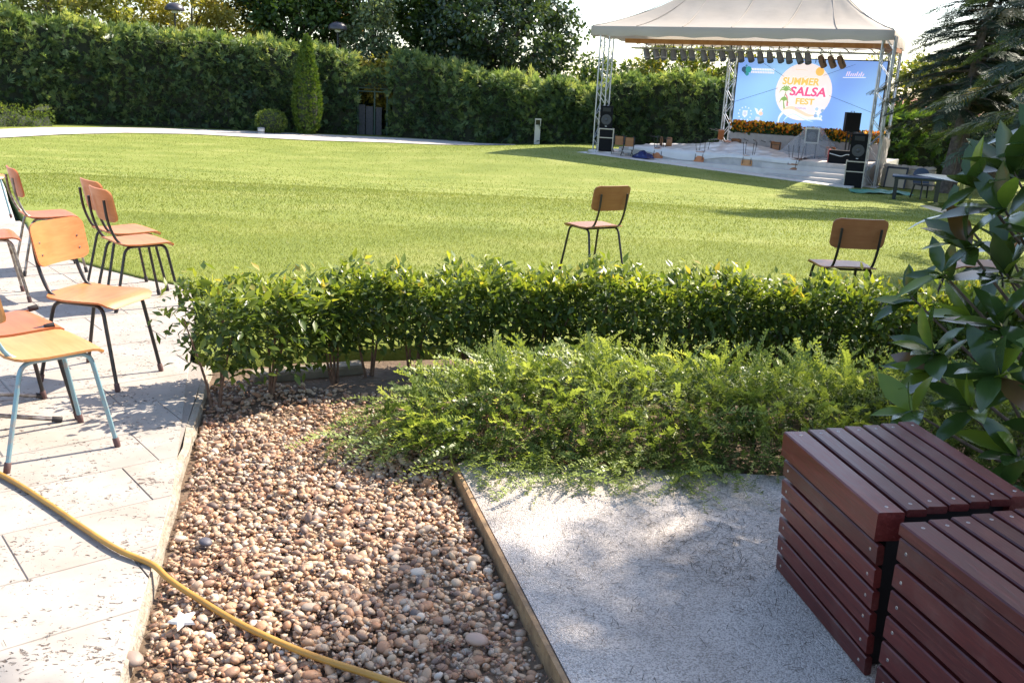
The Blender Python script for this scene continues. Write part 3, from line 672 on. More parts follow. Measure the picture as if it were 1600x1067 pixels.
pos = np.stack([c[:, 0] + nor[:, 0] * sd * wdt + endf * 1.2, c[:, 1] + nor[:, 1] * sd * wdt + endf * .6, zz], -1)
shoot = rng.random(N) < .03; pos[shoot, 2] = ht[shoot] + rng.uniform(0, .075, shoot.sum())
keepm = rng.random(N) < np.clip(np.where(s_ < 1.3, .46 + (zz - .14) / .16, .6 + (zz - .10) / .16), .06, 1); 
out = np.stack([nor[:, 0] * sd, nor[:, 1] * sd, np.zeros(N)], -1)
ax = out * 1.0 + rng.normal(0, .65, (N, 3)); ax[:, 2] += np.where(zz > ht - .1, .75, -.05)
nu = rng.normal(0, .45, (N, 3)); nu[:, 2] += 1
sz = rng.uniform(.042, .075, N)
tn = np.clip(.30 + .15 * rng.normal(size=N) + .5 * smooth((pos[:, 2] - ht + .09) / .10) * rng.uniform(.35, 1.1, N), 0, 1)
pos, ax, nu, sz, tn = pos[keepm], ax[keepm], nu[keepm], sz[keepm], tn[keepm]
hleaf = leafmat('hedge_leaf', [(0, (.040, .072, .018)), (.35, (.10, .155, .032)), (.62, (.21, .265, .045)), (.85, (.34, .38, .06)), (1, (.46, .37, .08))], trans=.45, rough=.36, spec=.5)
# the leaves that show largest (front and top, near the camera) are single parts
score = pos[:, 1] - .9 * pos[:, 2] + .5 * np.abs(pos[:, 0]); big = np.argsort(score)[:290]; msk = np.zeros(len(pos), bool); msk[big] = True
rot = frames(ax, up=nu)
lowV, lowF = leaf_shape(1, .46, n_=3)
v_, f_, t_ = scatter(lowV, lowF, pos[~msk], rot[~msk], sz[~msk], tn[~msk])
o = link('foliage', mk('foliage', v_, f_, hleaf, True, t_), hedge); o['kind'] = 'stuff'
lm = [mk('leaf', leafV, leafF, hleaf, True, np.full(len(leafV), t)) for t in np.linspace(.05, .95, 10)]
def add_leaf(parent, me, p_, r_, s):
    o = link('leaf', me, parent); m_ = Matrix([list(r_[i] * s) + [p_[i]] for i in range(3)] + [[0, 0, 0, 1]]); o.matrix_local = m_; return o
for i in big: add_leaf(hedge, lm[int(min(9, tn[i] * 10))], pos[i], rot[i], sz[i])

# stone kerb under the hedge and scrappy grass
tag(MB().bbox(-.31, .31, -.06, .06, -.1, .0, .012).obj('kerb_stone', mat('mossy_kerb', (.17, .14, .10), .95, noise=(9, (.26, .22, .16), 6), bump=(30, .8, .01)), None, False, (-1.13, 4.99, -.015), (0, 0, R(28))), 'rough stone kerb lying under the left end of the hedge', 'kerb')

# ------------------------------------------------------------------ low honeysuckle sprawling over the slab edge
def sprig(npair=15, L_=.26):
    V = []; F = []
    for i in range(npair):
        t = (i + 1) / npair; y = L_ * t; z = .03 * math.sin(t * 3) - .05 * t * t
        for s in (-1, 1):
            l = .0235 * (1 - .35 * abs(t - .5)) * random.uniform(.8, 1.25); a = random.uniform(.5, 1.0); b = len(V); dz = random.uniform(-.25, .5)
            dx, dy = s * math.sin(a), math.cos(a); px, py = dy, -dx; w2 = l * .27
            V += [(0, y, z), (dx * l * .5 + px * w2, y + dy * l * .5 + py * w2, z + dz * l * .5), (dx * l, y + dy * l, z + dz * l), (dx * l * .5 - px * w2, y + dy * l * .5 - py * w2, z + dz * l * .5)]; F.append((b, b + 1, b + 2, b + 3))
    for i in range(4):
        b = len(V); y0_, y1_ = L_ * i / 4, L_ * (i + 1) / 4; z = lambda y: .03 * math.sin(y / L_ * 3) - .05 * (y / L_) ** 2
        V += [(-.0011, y0_, z(y0_)), (.0011, y0_, z(y0_)), (.0011, y1_, z(y1_)), (-.0011, y1_, z(y1_))]; F.append((b, b + 1, b + 2, b + 3))
    return np.array(V), np.array(F)
def gc_h(x, y):
    """height of the leafy cushion"""
    e1 = np.exp(-(((x - .35) / .62) ** 2 + ((y - 4.30) / .42) ** 2)); e2 = np.exp(-(((x - 1.35) / .75) ** 2 + ((y - 4.2) / .42) ** 2)); e3 = np.exp(-(((x - 2.3) / .7) ** 2 + ((y - 4.2) / .5) ** 2)); e4 = np.exp(-(((x + .12) / .42) ** 2 + ((y - 3.98) / .36) ** 2))
    return .285 * np.clip(e1 + .85 * e2 + .85 * e3 + .42 * e4, 0, 1.05)
N = 9000; x = rng.uniform(-.85, 3.0, N); y = rng.uniform(3.36, 5.0, N); h = gc_h(x, y); k = h > .055 + .04 * rng.random(N); x, y, h = x[k], y[k], h[k]; N = len(x)
e_ = .02; gxv = (gc_h(x + e_, y) - gc_h(x - e_, y)) / (2 * e_); gyv = (gc_h(x, y + e_) - gc_h(x, y - e_)) / (2 * e_)
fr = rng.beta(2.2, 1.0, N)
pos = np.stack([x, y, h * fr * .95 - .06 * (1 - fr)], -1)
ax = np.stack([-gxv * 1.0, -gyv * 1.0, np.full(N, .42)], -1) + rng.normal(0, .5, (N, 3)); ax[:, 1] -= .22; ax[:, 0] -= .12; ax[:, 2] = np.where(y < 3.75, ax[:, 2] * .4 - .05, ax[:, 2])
tn = np.clip(.05 + .70 * fr ** 1.5 * rng.uniform(.5, 1.2, N) + .08 * rng.normal(size=N), 0, 1)  # deep sprigs darker, outer ones paler: shade and highlight put into the tint
upv = rng.normal(0, .4, (N, 3)); upv[:, 2] += 1
parts = []
for k in range(6):
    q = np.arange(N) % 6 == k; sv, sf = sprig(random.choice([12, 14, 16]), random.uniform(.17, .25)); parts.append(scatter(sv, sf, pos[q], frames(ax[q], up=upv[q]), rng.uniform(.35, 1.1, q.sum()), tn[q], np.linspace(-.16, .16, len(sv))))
# long tips reaching forward over slab and gravel
M_ = 320; tx = rng.uniform(-.75, 1.0, M_); ty = rng.uniform(3.5, 4.1, M_) - np.where(tx < -.2, -.25, 0); tp = np.stack([tx, ty, rng.uniform(.0, .05, M_)], -1)
ta = np.stack([rng.normal(-.25, .5, M_), rng.normal(-.7, .3, M_), rng.normal(.05, .12, M_)], -1); sv, sf = sprig(16, .3)
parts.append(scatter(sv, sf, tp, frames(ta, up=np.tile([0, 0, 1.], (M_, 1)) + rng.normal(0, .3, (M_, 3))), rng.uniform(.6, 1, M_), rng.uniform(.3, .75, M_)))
v_, f_, t_ = merge(parts)
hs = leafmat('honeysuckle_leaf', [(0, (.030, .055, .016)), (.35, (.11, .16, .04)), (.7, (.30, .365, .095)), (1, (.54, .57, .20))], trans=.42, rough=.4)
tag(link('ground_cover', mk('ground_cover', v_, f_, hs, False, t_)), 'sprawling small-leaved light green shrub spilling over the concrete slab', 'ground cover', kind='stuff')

# ------------------------------------------------------------------ magnolia at the right edge
mag = thing('magnolia_shrub', 'big-leaved glossy magnolia filling the right edge behind the boxes', 'shrub', (2.45, 3.75, 0))
MO = Vector((2.45, 3.75, 0))
mleafV, mleafF = leaf_shape(1, .40, .18, .16)
def magmat(name, c, c2, tr):
    m = leafmat(name, [(0, c), (1, c2)], trans=tr, rough=.18, spec=.7, tcol=(1.5, 1.35, .5)); n = m.node_tree; L = n.links
    tc = n.nodes.new('ShaderNodeTexCoord'); nz = n.nodes.new('ShaderNodeTexNoise'); nz.inputs['Scale'].default_value = 3; L.new(tc.outputs['Object'], nz.inputs['Vector'])
    cr = [q for q in n.nodes if q.type == 'VALTORGB'][0]; L.new(nz.outputs['Fac'], cr.inputs[0]); return m
mm = [magmat('magnolia_leaf', (.030, .062, .015), (.055, .100, .024), .24), magmat('magnolia_leaf_bright', (.11, .19, .03), (.17, .25, .05), .5), magmat('magnolia_leaf_old', (.09, .055, .022), (.13, .075, .03), .2)]  # bright copy: sun shining through some leaves put into the colour
ml = []
for q in range(3):
    for (wd_, fo, cu) in ((.40, .16, .10), (.36, .28, .2), (.44, .10, .26)):
        vv, ff = leaf_shape(1, wd_, fo, cu); ml.append(mk('leaf', vv, ff, mm[q], True, np.full(len(vv), .5)))
barkm = mat('magnolia_bark', (.07, .05, .04), .85, noise=(30, (.13, .10, .08), 5))
# rosette tips (world) : x, y, z, leaves, size
tips = [(1.70, 3.55, 1.055, 9, .20), (1.66, 3.60, .93, 7, .18), (1.86, 3.60, 1.33, 9, .21), (2.03, 3.75, 1.50, 8, .21), (1.95, 3.45, 1.12, 9, .21), (1.60, 3.45, .66, 9, .19), (1.83, 3.42, .78, 9, .20),
        (1.72, 3.32, .48, 8, .19), (1.95, 3.35, .56, 9, .2), (1.55, 3.42, .42, 7, .17), (2.05, 3.5, .90, 9, .21), (1.88, 3.25, .33, 8, .19), (2.12, 3.62, 1.22, 8, .2), (1.78, 3.85, 1.15, 7, .19),
        (2.05, 3.9, 1.0, 8, .2), (1.9, 3.8, .72, 8, .2), (1.75, 3.7, .50, 8, .19), (2.0, 3.1, .16, 7, .17), (2.2, 3.4, .5, 8, .2), (2.2, 3.45, .8, 8, .2), (2.25, 3.8, 1.62, 8, .21), (2.15, 3.2, .3, 7, .18), (2.3, 4.0, 1.3, 8, .2), (1.62, 3.75, .80, 7, .18), (1.80, 3.5, 1.20, 8, .2), (1.78, 3.3, .62, 8, .2), (1.66, 3.55, .55, 8, .19), (1.93, 3.5, 1.42, 8, .2), (1.98, 3.3, .75, 9, .2), (1.88, 3.55, .95, 9, .21), (1.80, 3.2, .22, 7, .18), (2.1, 3.5, 1.05, 8, .2), (2.05, 3.3, .42, 8, .2), (1.72, 3.6, 1.28, 6, .19)]
rq = random.Random(5)
for i, (x, y, z, nl, sz_) in enumerate(tips):
    tip = Vector((x, y, z)); base = MO + Vector((rq.uniform(-.05, .05), rq.uniform(-.05, .05), max(.05, z - .55)))
    mid = (tip + base) / 2 + Vector((0, 0, -.06)); mb = MB().tube([p_ - MO for p_ in catmull([base, mid, tip], 5)], [.013 - .0009 * k_ for k_ in range(11)], 7)
    mb.obj('branch', barkm, mag, True); d = (tip - mid).normalized()
    e1 = d.orthogonal().normalized(); e2 = d.cross(e1)
    for k in range(nl):
        a = 2.4 * k + rq.uniform(-.3, .3); sp_ = .35 + .95 * k / nl + rq.uniform(-.15, .15)
        axv = d * math.cos(sp_) + (e1 * math.cos(a) + e2 * math.sin(a)) * math.sin(sp_); axv.z += rq.uniform(-.1, .12); axv.normalize()
        upx = d * 1.0 + Vector((rq.gauss(0, .2), rq.gauss(0, .2), .5)); xx = axv.cross(upx).normalized(); zz_ = xx.cross(axv)
        c = 1 if rq.random() < .18 else (2 if rq.random() < .02 else 0); s = sz_ * rq.uniform(.8, 1.2)
        o = link('leaf', ml[c * 3 + rq.randrange(3)], mag); m_ = Matrix((xx * s, axv * s, zz_ * s)).transposed().to_4x4(); m_.translation = tip - MO + d * rq.uniform(-.05, .01); o.matrix_local = m_
MB().tube([(0, 0, -.1), (.0, .0, .5), (.03, .05, 1.1), (.02, .1, 1.7)], [.035, .03, .024, .014], 9).obj('trunk', barkm, mag, True)

# ------------------------------------------------------------------ tall conifer hedge, box hedge, cypress
def spray(nb=9, spread=1.1):
    """feathery fan of narrow blades, unit length along +Y"""
    V = []; F = []
    for i in range(nb):
        t = i / (nb - 1); a = (t - .5) * spread * 2; st = .12 + .5 * (1 - abs(t - .5) * 2) * random.random(); l = random.uniform(.4, .62) * (1 - .25 * abs(t - .5)); b = len(V)
        x0, y0 = math.sin(a) * st * .35, st * .8; dx, dy = math.sin(a), math.cos(a); w2 = .052; dz = random.uniform(-.16, .1)
        V += [(x0, y0, 0), (x0 + dx * l * .45 + dy * w2, y0 + dy * l * .45 - dx * w2, dz * .4), (x0 + dx * l, y0 + dy * l, dz - .06), (x0 + dx * l * .45 - dy * w2, y0 + dy * l * .45 + dx * w2, dz * .4)]; F.append((b, b + 1, b + 2, b + 3))
    b = len(V); V += [(-.02, 0, 0), (.02, 0, 0), (.012, .75, 0), (-.012, .75, 0)]; F.append((b, b + 1, b + 2, b + 3))
    return np.array(V), np.array(F)
sprays = [spray(random.choice([8, 9, 10]), random.uniform(.7, 1.1)) for _ in range(5)]
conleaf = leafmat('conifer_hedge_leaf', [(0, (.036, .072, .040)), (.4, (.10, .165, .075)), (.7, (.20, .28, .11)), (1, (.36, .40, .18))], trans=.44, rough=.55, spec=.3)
def hedge_wall(name, label, line, tops, depth, dens, size, mt, base_dz=-.1, gap=None, cat='hedge', core=True, tmin=.05):
    """line: list of front (x,y); tops: height above ground at each; foliage sprays over a dark inner body"""
    line = np.array(line, float); tops = np.array(tops, float)
    t = thing(name, label, cat, (line[0, 0], line[0, 1], zf(*line[0]))); O = np.array([line[0, 0], line[0, 1], zf(*line[0])])
    d = np.concatenate([[0], np.cumsum(np.hypot(*np.diff(line, axis=0).T))]); LT = d[-1]
    P_ = lambda s: np.stack([np.interp(s, d, line[:, 0]), np.interp(s, d, line[:, 1])], -1)
    H_ = lambda s: np.interp(s, d, tops) + .12 * np.sin(s * 2.3) + .08 * np.sin(s * 5.9 + 1)
    def nrm(s):
        tg = P_(s + .05) - P_(s - .05); tg /= np.linalg.norm(tg, axis=1, keepdims=True) + 1e-9; return np.stack([tg[:, 1], -tg[:, 0]], -1)
    if core:
        K = int(LT / .4) + 2; ss = np.linspace(0.02, LT - .02, K); pc = P_(ss); nn = nrm(ss); hh = H_(ss); V = []; 
        for i in range(K):
            g_ = Z(*pc[i])
            for (dv, hz) in ((.28, -.15), (.30, .5), (.42, .93), (depth - .5, .93), (depth - .3, .5), (depth - .3, -.15)):
                jit = rng.normal(0, .07, 3); q = pc[i] - nn[i] * dv; V.append((q[0] + jit[0] - O[0], q[1] + jit[1] - O[1], g_ + hh[i] * hz + (jit[2] if hz > 0 else 0) - O[2]))
        F = [(i * 6 + j, i * 6 + j + 1, (i + 1) * 6 + j + 1, (i + 1) * 6 + j) for i in range(K - 1) for j in range(5)] + [(0, 1, 2, 3, 4, 5), tuple((K - 1) * 6 + j for j in (5, 4, 3, 2, 1, 0))]
        link('light_block_core', mk('light_block_core', V, F, mat('dark_core_fill', (.040, .050, .030), .95, noise=(5, (.025, .032, .02), 4))), t)  # added dark shell that blocks light; tone lifted in place of haze
    N = int(dens * LT * (tops.mean() + depth * .8)); s = rng.uniform(0, LT, N); hh = H_(s)
    front = rng.random(N) < (tops.mean() / (tops.mean() + depth * .8))
    zz = np.where(front, hh * rng.uniform(0, 1, N) ** .9, hh - .12 + rng.uniform(-.18, .22, N)); dv = np.where(front, rng.uniform(-.32, .30, N) * (size / .46) - .16 * (size / .46) * np.sin(s * 2.9 + 1.7 * zz) * np.sin(zz * 2.3 + s) + .25 * (zz / hh) ** 6, rng.uniform(0.1, depth, N))
    pc = P_(s); nn = nrm(s); q = pc - nn * dv[:, None]; pos = np.stack([q[:, 0], q[:, 1], Z(pc[:, 0], pc[:, 1]) + zz], -1)
    ax = np.stack([nn[:, 0], nn[:, 1], np.where(front, .55, 1.4)], -1) + rng.normal(0, .55, (N, 3))
    ends = (s < .35) | (s > LT - .35)
    tg = np.stack([-nn[:, 1], nn[:, 0]], -1); sg = np.where(s < .35, -1, 1) * ends; ax[:, :2] += tg * (-sg * .9)[:, None] * -1
    up = rng.normal(0, .5, (N, 3)); up[:, 0] += nn[:, 0] * .6; up[:, 1] += nn[:, 1] * .6; up[:, 2] += .6
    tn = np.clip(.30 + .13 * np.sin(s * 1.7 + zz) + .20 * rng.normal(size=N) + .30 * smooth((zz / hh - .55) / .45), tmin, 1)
    sz = size * rng.uniform(.6, 1.25, N); parts = []
    for k in range(5):
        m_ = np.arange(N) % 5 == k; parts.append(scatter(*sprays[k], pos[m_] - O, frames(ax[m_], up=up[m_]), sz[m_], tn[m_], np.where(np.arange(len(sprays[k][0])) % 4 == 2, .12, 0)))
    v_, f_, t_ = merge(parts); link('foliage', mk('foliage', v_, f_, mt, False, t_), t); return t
hedge_wall('conifer_hedge', 'tall dark conifer hedge along the far path, left of the gate', [(-27.5, 38.5), (-22.5, 41.9), (-18.8, 44.2), (-14.9, 45.5), (-11.0, 45.9), (-8.05, 46.1)], [4.7, 4.6, 4.35, 4.15, 4.0, 3.65], 1.9, 54, .48, conleaf)
hedge_wall('conifer_hedge', 'dark conifer hedge between the garden gate and the stage', [(-6.45, 46.2), (-5.0, 45.8), (-3.3, 45.3), (-.6, 43.9), (1.6, 42.3), (3.6, 41.8)], [3.7, 3.75, 3.3, 2.9, 2.5, 2.3], 1.7, 62, .46, conleaf)
hedge_wall('conifer_hedge', 'dark bushy hedge standing directly behind the stage', [(3.4, 42.2), (6.0, 41.3), (9.0, 40.6), (12.5, 40.0)], [2.6, 2.9, 3.0, 2.8], 1.6, 55, .46, conleaf)
boxl = leafmat('box_leaf', [(0, (.05, .09, .02)), (.5, (.14, .21, .04)), (1, (.32, .36, .08))], trans=.4, rough=.45)
hedge_wall('box_hedge', 'low clipped bright box hedge at the left end of the path', [(-26.5, 32.0), (-22.5, 36.2), (-20.1, 41.0)], [.74, .74, .76], .8, 250, .12, boxl, tmin=.35)
gl = leafmat('bush_leaf', [(0, (.03, .07, .015)), (.5, (.075, .15, .03)), (1, (.18, .26, .06))], trans=.35, rough=.5)
hedge_wall('leafy_hedge', 'soft green hedge right of the stage behind the blue table', [(11.8, 36.5), (14.5, 37.5), (18.5, 38.5), (24, 38.5)], [2.0, 2.3, 2.2, 2.2], 1.6, 40, .46, gl)

def blob(name, label, loc, rx, ry, rz, n_, size, mt, cat, zc=None, pw=2.0, taper=0.0, group=None):
    """closed clipped shape (cypress, box ball) covered in sprays"""
    t = thing(name, label, cat, loc, 0, group); zc = rz if zc is None else zc
    th = rng.uniform(0, 2 * np.pi, n_); cz = rng.uniform(-1, 1, n_); r_ = (1 - np.abs(cz) ** pw) ** (1 / pw) * (1 - taper * np.clip(cz + .35, 0, 2) / 1.35)
    f = 1 + rng.normal(0, .035, n_); P_ = np.stack([rx * r_ * np.cos(th) * f, ry * r_ * np.sin(th) * f, zc + rz * cz * f], -1)
    nrm = np.stack([r_ * np.cos(th), r_ * np.sin(th), .35 * np.ones(n_)], -1); ax = nrm + rng.normal(0, .35, (n_, 3)); ax[:, 2] += .4
    tn = np.clip(.45 + .2 * rng.normal(size=n_), 0, 1); parts = []
    for k in range(5):
        m_ = np.arange(n_) % 5 == k; parts.append(scatter(*sprays[k], P_[m_], frames(ax[m_], up=nrm[m_] + rng.normal(0, .3, (m_.sum(), 3))), size * rng.uniform(.7, 1.2, m_.sum()), tn[m_]))
    v_, f_, t_ = merge(parts); link('foliage', mk('foliage', v_, f_, mt, False, t_), t)
    pr = [(max(.01, .80 * rx * (1 - abs(c_) ** pw) ** (1 / pw) * (1 - taper * max(0, c_ + .35) / 1.35)), zc + .95 * rz * c_) for c_ in np.linspace(-1, 1, 15)]
    MB().lathe(pr, 14).obj('light_block_core', mat('dark_core_fill', (.040, .050, .030), .95, noise=(5, (.025, .032, .02), 4)), t, True); return t  # same added dark core, stops light showing through the sprays
cyl = leafmat('cypress_leaf', [(0, (.04, .085, .012)), (.5, (.095, .165, .02)), (1, (.22, .27, .05))], trans=.3, rough=.5)
blob('columnar_cypress', 'slim bright green columnar cypress by the path', (-10.0, 44.4, -1.0), .62, .60, 2.15, 3400, .19, cyl, 'tree', pw=2.8, taper=.72)
blob('box_ball', 'round clipped box ball beside the slim cypress', (-11.55, 43.9, -1.0), .66, .62, .52, 1500, .12, boxl, 'shrub', pw=2.4)
blob('blue_stand_in', 'added blue leafy clump standing in for a blue gap above the low box hedge', (-22.2, 38.9, -.9), .55, .5, .75, 500, .3, leafmat('blue_patch_leaf', [(0, (.10, .16, .30)), (1, (.35, .45, .65))], trans=.3), 'shrub')  # invented clump for a blue patch that looked like sky

# ------------------------------------------------------------------ broadleaf trees behind the garden
def leaf_tree(name, label, loc, height, crown, nclump, per, leaf, mt, trunk_r=.16, cat='tree', tb=.4, squash=1.0, group='trees beyond the garden'):
    """crown: list of (dx,dy,z,rx,rz) ellipsoids relative to the foot"""
    t = thing(name, label, cat, loc, 0, group); P_ = []; A_ = []; T_ = []; vol = np.array([c[3] ** 2 * c[4] for c in crown]); vol = vol / vol.sum(); cent = []
    for c, f in zip(crown, vol):
        k = max(4, int(nclump * f)); d = rng.normal(size=(k, 3)); d /= np.linalg.norm(d, axis=1, keepdims=True); r_ = rng.uniform(.35, 1.04, k) ** .55
        cent.append(np.stack([c[0] + d[:, 0] * c[3] * r_, c[1] + d[:, 1] * c[3] * r_, c[2] + d[:, 2] * c[4] * r_], -1))
    cent = np.concatenate(cent); K = len(cent); cr = rng.uniform(.28, .62, K) * (height / 8) ** .5
    d = rng.normal(size=(K, per, 3)); d /= np.linalg.norm(d, axis=2, keepdims=True); rad = rng.uniform(.2, 1, (K, per, 1)) ** .6
    pos = (cent[:, None] + d * rad * cr[:, None, None] * np.array([1.25, 1.25, .8])).reshape(-1, 3); n_ = len(pos)
    ax = d.reshape(-1, 3) + rng.normal(0, .6, (n_, 3)); ax[:, 2] -= .25; up = rng.normal(0, .6, (n_, 3)); up[:, 2] += .8
    ctn = rng.normal(0, .16, K); tn = np.clip(tb + np.repeat(ctn, per) + .13 * rng.normal(size=n_), 0, 1)
    v_, f_, t_ = scatter(DV, DF, pos, frames(ax, up=up), np.stack([leaf * rng.uniform(.7, 1.3, n_)] * 3, -1) * np.array([1, squash, 1]), tn); link('crown', mk('crown', v_, f_, mt, False, t_), t)
    mb = MB(); top = np.array([c[2] for c in crown]).mean(); mb.tube(catmull([(0, 0, -.3), (rng.normal(0, .05), 0, top * .4), (rng.normal(0, .12), rng.normal(0, .1), top * .75), (rng.normal(0, .2), 0, top * 1.1)], 4), [trunk_r * (1 - .062 * k) for k in range(13)], 9)
    for i in rng.choice(K, min(K, 16), replace=False):
        z0_ = max(.8, min(top * .8, cent[i, 2] * rng.uniform(.45, .75))); mb.tube(catmull([(0, 0, z0_), tuple(cent[i] * np.array([.45, .45, 0]) + np.array([0, 0, z0_ * .4 + cent[i, 2] * .6])), tuple(cent[i])], 3), [trunk_r * .38 * (1 - .11 * k) for k in range(7)], 6)
    mb.obj('trunk', mat('tree_bark', (.085, .065, .05), .9, noise=(8, (.16, .13, .10), 6), bump=(20, .8, .03)), t, True); return t
darkl = leafmat('dark_broadleaf', [(0, (.022, .04, .022)), (.45, (.05, .085, .035)), (.8, (.10, .15, .055)), (1, (.18, .22, .09))], trans=.32, rough=.3, spec=.6)
midl = leafmat('mid_broadleaf', [(0, (.02, .045, .012)), (.5, (.06, .11, .025)), (1, (.17, .22, .05))], trans=.35, rough=.4)
yell = leafmat('yellow_broadleaf', [(0, (.16, .16, .03)), (.5, (.30, .28, .06)), (1, (.52, .42, .12))], trans=.5, rough=.45)
sill = leafmat('silver_broadleaf', [(0, (.06, .10, .05)), (.5, (.14, .19, .09)), (1, (.3, .34, .2))], trans=.3, rough=.45)
leaf_tree('broadleaf_tree', 'big dark round-headed broadleaf tree left of the stage', (-1.6, 50.5, -1), 9.5, [(0, 0, 5.2, 4.0, 3.0), (-2.6, .3, 4.4, 2.3, 2.2), (2.3, -.2, 5.0, 2.4, 2.2), (.3, 0, 7.8, 2.9, 2.0), (-1.5, 0, 3.0, 2.6, 1.6)], 330, 62, .27, darkl, .26, tb=.38)
leaf_tree('broadleaf_tree', 'green tree between the poplar and the big dark tree', (-5.2, 52.5, -1), 9, [(0, 0, 5.0, 2.2, 3.2), (.4, 0, 8, 2.2, 2.2), (-1.2, 0, 7.2, 1.8, 2)], 170, 60, .27, midl, .2, tb=.42)
leaf_tree('silver_poplar', 'pale silvery poplar rising above the garden gate', (-7.8, 49.5, -1), 7, [(0, 0, 4.2, 1.3, 2.6), (-.2, 0, 6.4, 1.0, 1.7), (.7, 0, 3.0, 1.2, 1.3)], 120, 60, .22, sill, .13, tb=.5)
leaf_tree('yellow_tree', 'yellow leaved bush seen above the garden gate', (-7.2, 48.2, -1), 4, [(0, 0, 2.6, 1.5, 1.3)], 50, 55, .18, yell, .07, tb=.62)
leaf_tree('broadleaf_tree', 'dark green large-leaved tree behind the hedge near the second lamp', (-12.0, 50.5, -1), 8, [(0, 0, 5.4, 2.4, 2.0), (2.0, 0, 6.2, 1.8, 1.8), (-1.6, 0, 6.5, 1.6, 1.6)], 150, 55, .30, midl, .2, tb=.3)
leaf_tree('yellow_tree', 'yellow autumn tree behind the hedge by the first lamp', (-17.2, 50, -1), 8, [(0, 0, 5.2, 2.4, 2.3), (-2.2, 0, 5.6, 1.8, 1.8), (2.0, .5, 5.2, 1.7, 1.9)], 190, 60, .2, yell, .16, tb=.55)
leaf_tree('broadleaf_tree', 'olive green tree over the far left of the tall hedge', (-22.6, 46.5, -1), 8, [(0, 0, 5.2, 2.8, 2.6), (2.4, .8, 5.4, 2.0, 1.9)], 170, 60, .24, leafmat('olive_broadleaf', [(0, (.08, .11, .03)), (.5, (.20, .23, .06)), (1, (.44, .40, .13))], trans=.48), .18, tb=.55)
leaf_tree('yellow_tree', 'reddish leaved treetop beside the poplar', (-10.0, 52.5, -1), 7, [(0, 0, 5.9, 1.2, 1.3)], 40, 55, .2, leafmat('rust_leaf', [(0, (.16, .09, .03)), (1, (.42, .24, .08))], trans=.4), .1, tb=.5)
stl = leafmat('stage_tree_leaf', [(0, (.04, .075, .016)), (.4, (.12, .165, .03)), (.75, (.30, .29, .05)), (1, (.45, .37, .09))], trans=.42, rough=.42)
leaf_tree('broadleaf_tree', 'yellow-green tree seen under the tent roof behind the stage', (8.6, 47.5, -1), 6, [(-1.4, 0, 3.6, 2.3, 1.6), (.9, 0, 3.9, 2.0, 1.5), (2.8, 0, 3.3, 1.8, 1.5), (-.4, 0, 2.0, 2.8, 1.6)], 240, 60, .21, stl, .16, tb=.5)
leaf_tree('broadleaf_tree', 'small green tree seen between the big dark tree and the stage', (4.0, 48.5, -1), 5, [(0, 0, 2.8, 1.9, 1.7), (-1.2, 0, 2.3, 1.4, 1.3)], 120, 60, .2, midl, .12, tb=.52)
leaf_tree('yellow_tree', 'yellow-green tree between the right truss and the conifers', (18.0, 46.5, -1), 6.5, [(0, 0, 3.2, 2.3, 2.0), (-1.6, 0, 2.4, 1.6, 1.5), (2, 0, 3.4, 2, 1.8)], 150, 60, .21, stl, .14, tb=.55)
leaf_tree('broadleaf_tree', 'green tree far behind the conifers at the right edge', (25.5, 48, -1), 8, [(0, 0, 4.5, 3.2, 3.0), (-3, 0, 3.4, 2, 2)], 170, 60, .25, midl, .2, tb=.5)

# ------------------------------------------------------------------ conifers on the right
nl_ = leafmat('spruce_needles', [(0, (.018, .036, .022)), (.5, (.045, .075, .045)), (.85, (.09, .125, .075)), (1, (.21, .18, .10))], trans=.22, rough=.6, spec=.3)
def fan(nb=17):
    """spruce twig: spine along +Y with short side twigs, hanging a little"""
    V = []; F = []
    for i in range(nb):
        t = .08 + .92 * i / nb; s = 1 if i % 2 else -1; a = random.uniform(.65, 1.0); l = .42 * (1.08 - t) + .10; b = len(V); w2 = .030
        dx, dy = s * math.sin(a), math.cos(a); z0_ = -.1 * t * t; dz = -random.uniform(.05, .28) * l
        V += [(0, t, z0_), (dx * l * .5 + dy * w2, t + dy * l * .5 - dx * w2, z0_ + dz * .3), (dx * l, t + dy * l, z0_ + dz), (dx * l * .5 - dy * w2, t + dy * l * .5 + dx * w2, z0_ + dz * .3)]; F.append((b, b + 1, b + 2, b + 3))
    b = len(V); V += [(-.02, 0, 0), (.02, 0, 0), (.014, 1.02, -.1), (-.014, 1.02, -.1)]; F.append((b, b + 1, b + 2, b + 3)); return np.array(V), np.array(F)
fans = [fan(random.choice([15, 17, 19])) for _ in range(5)]
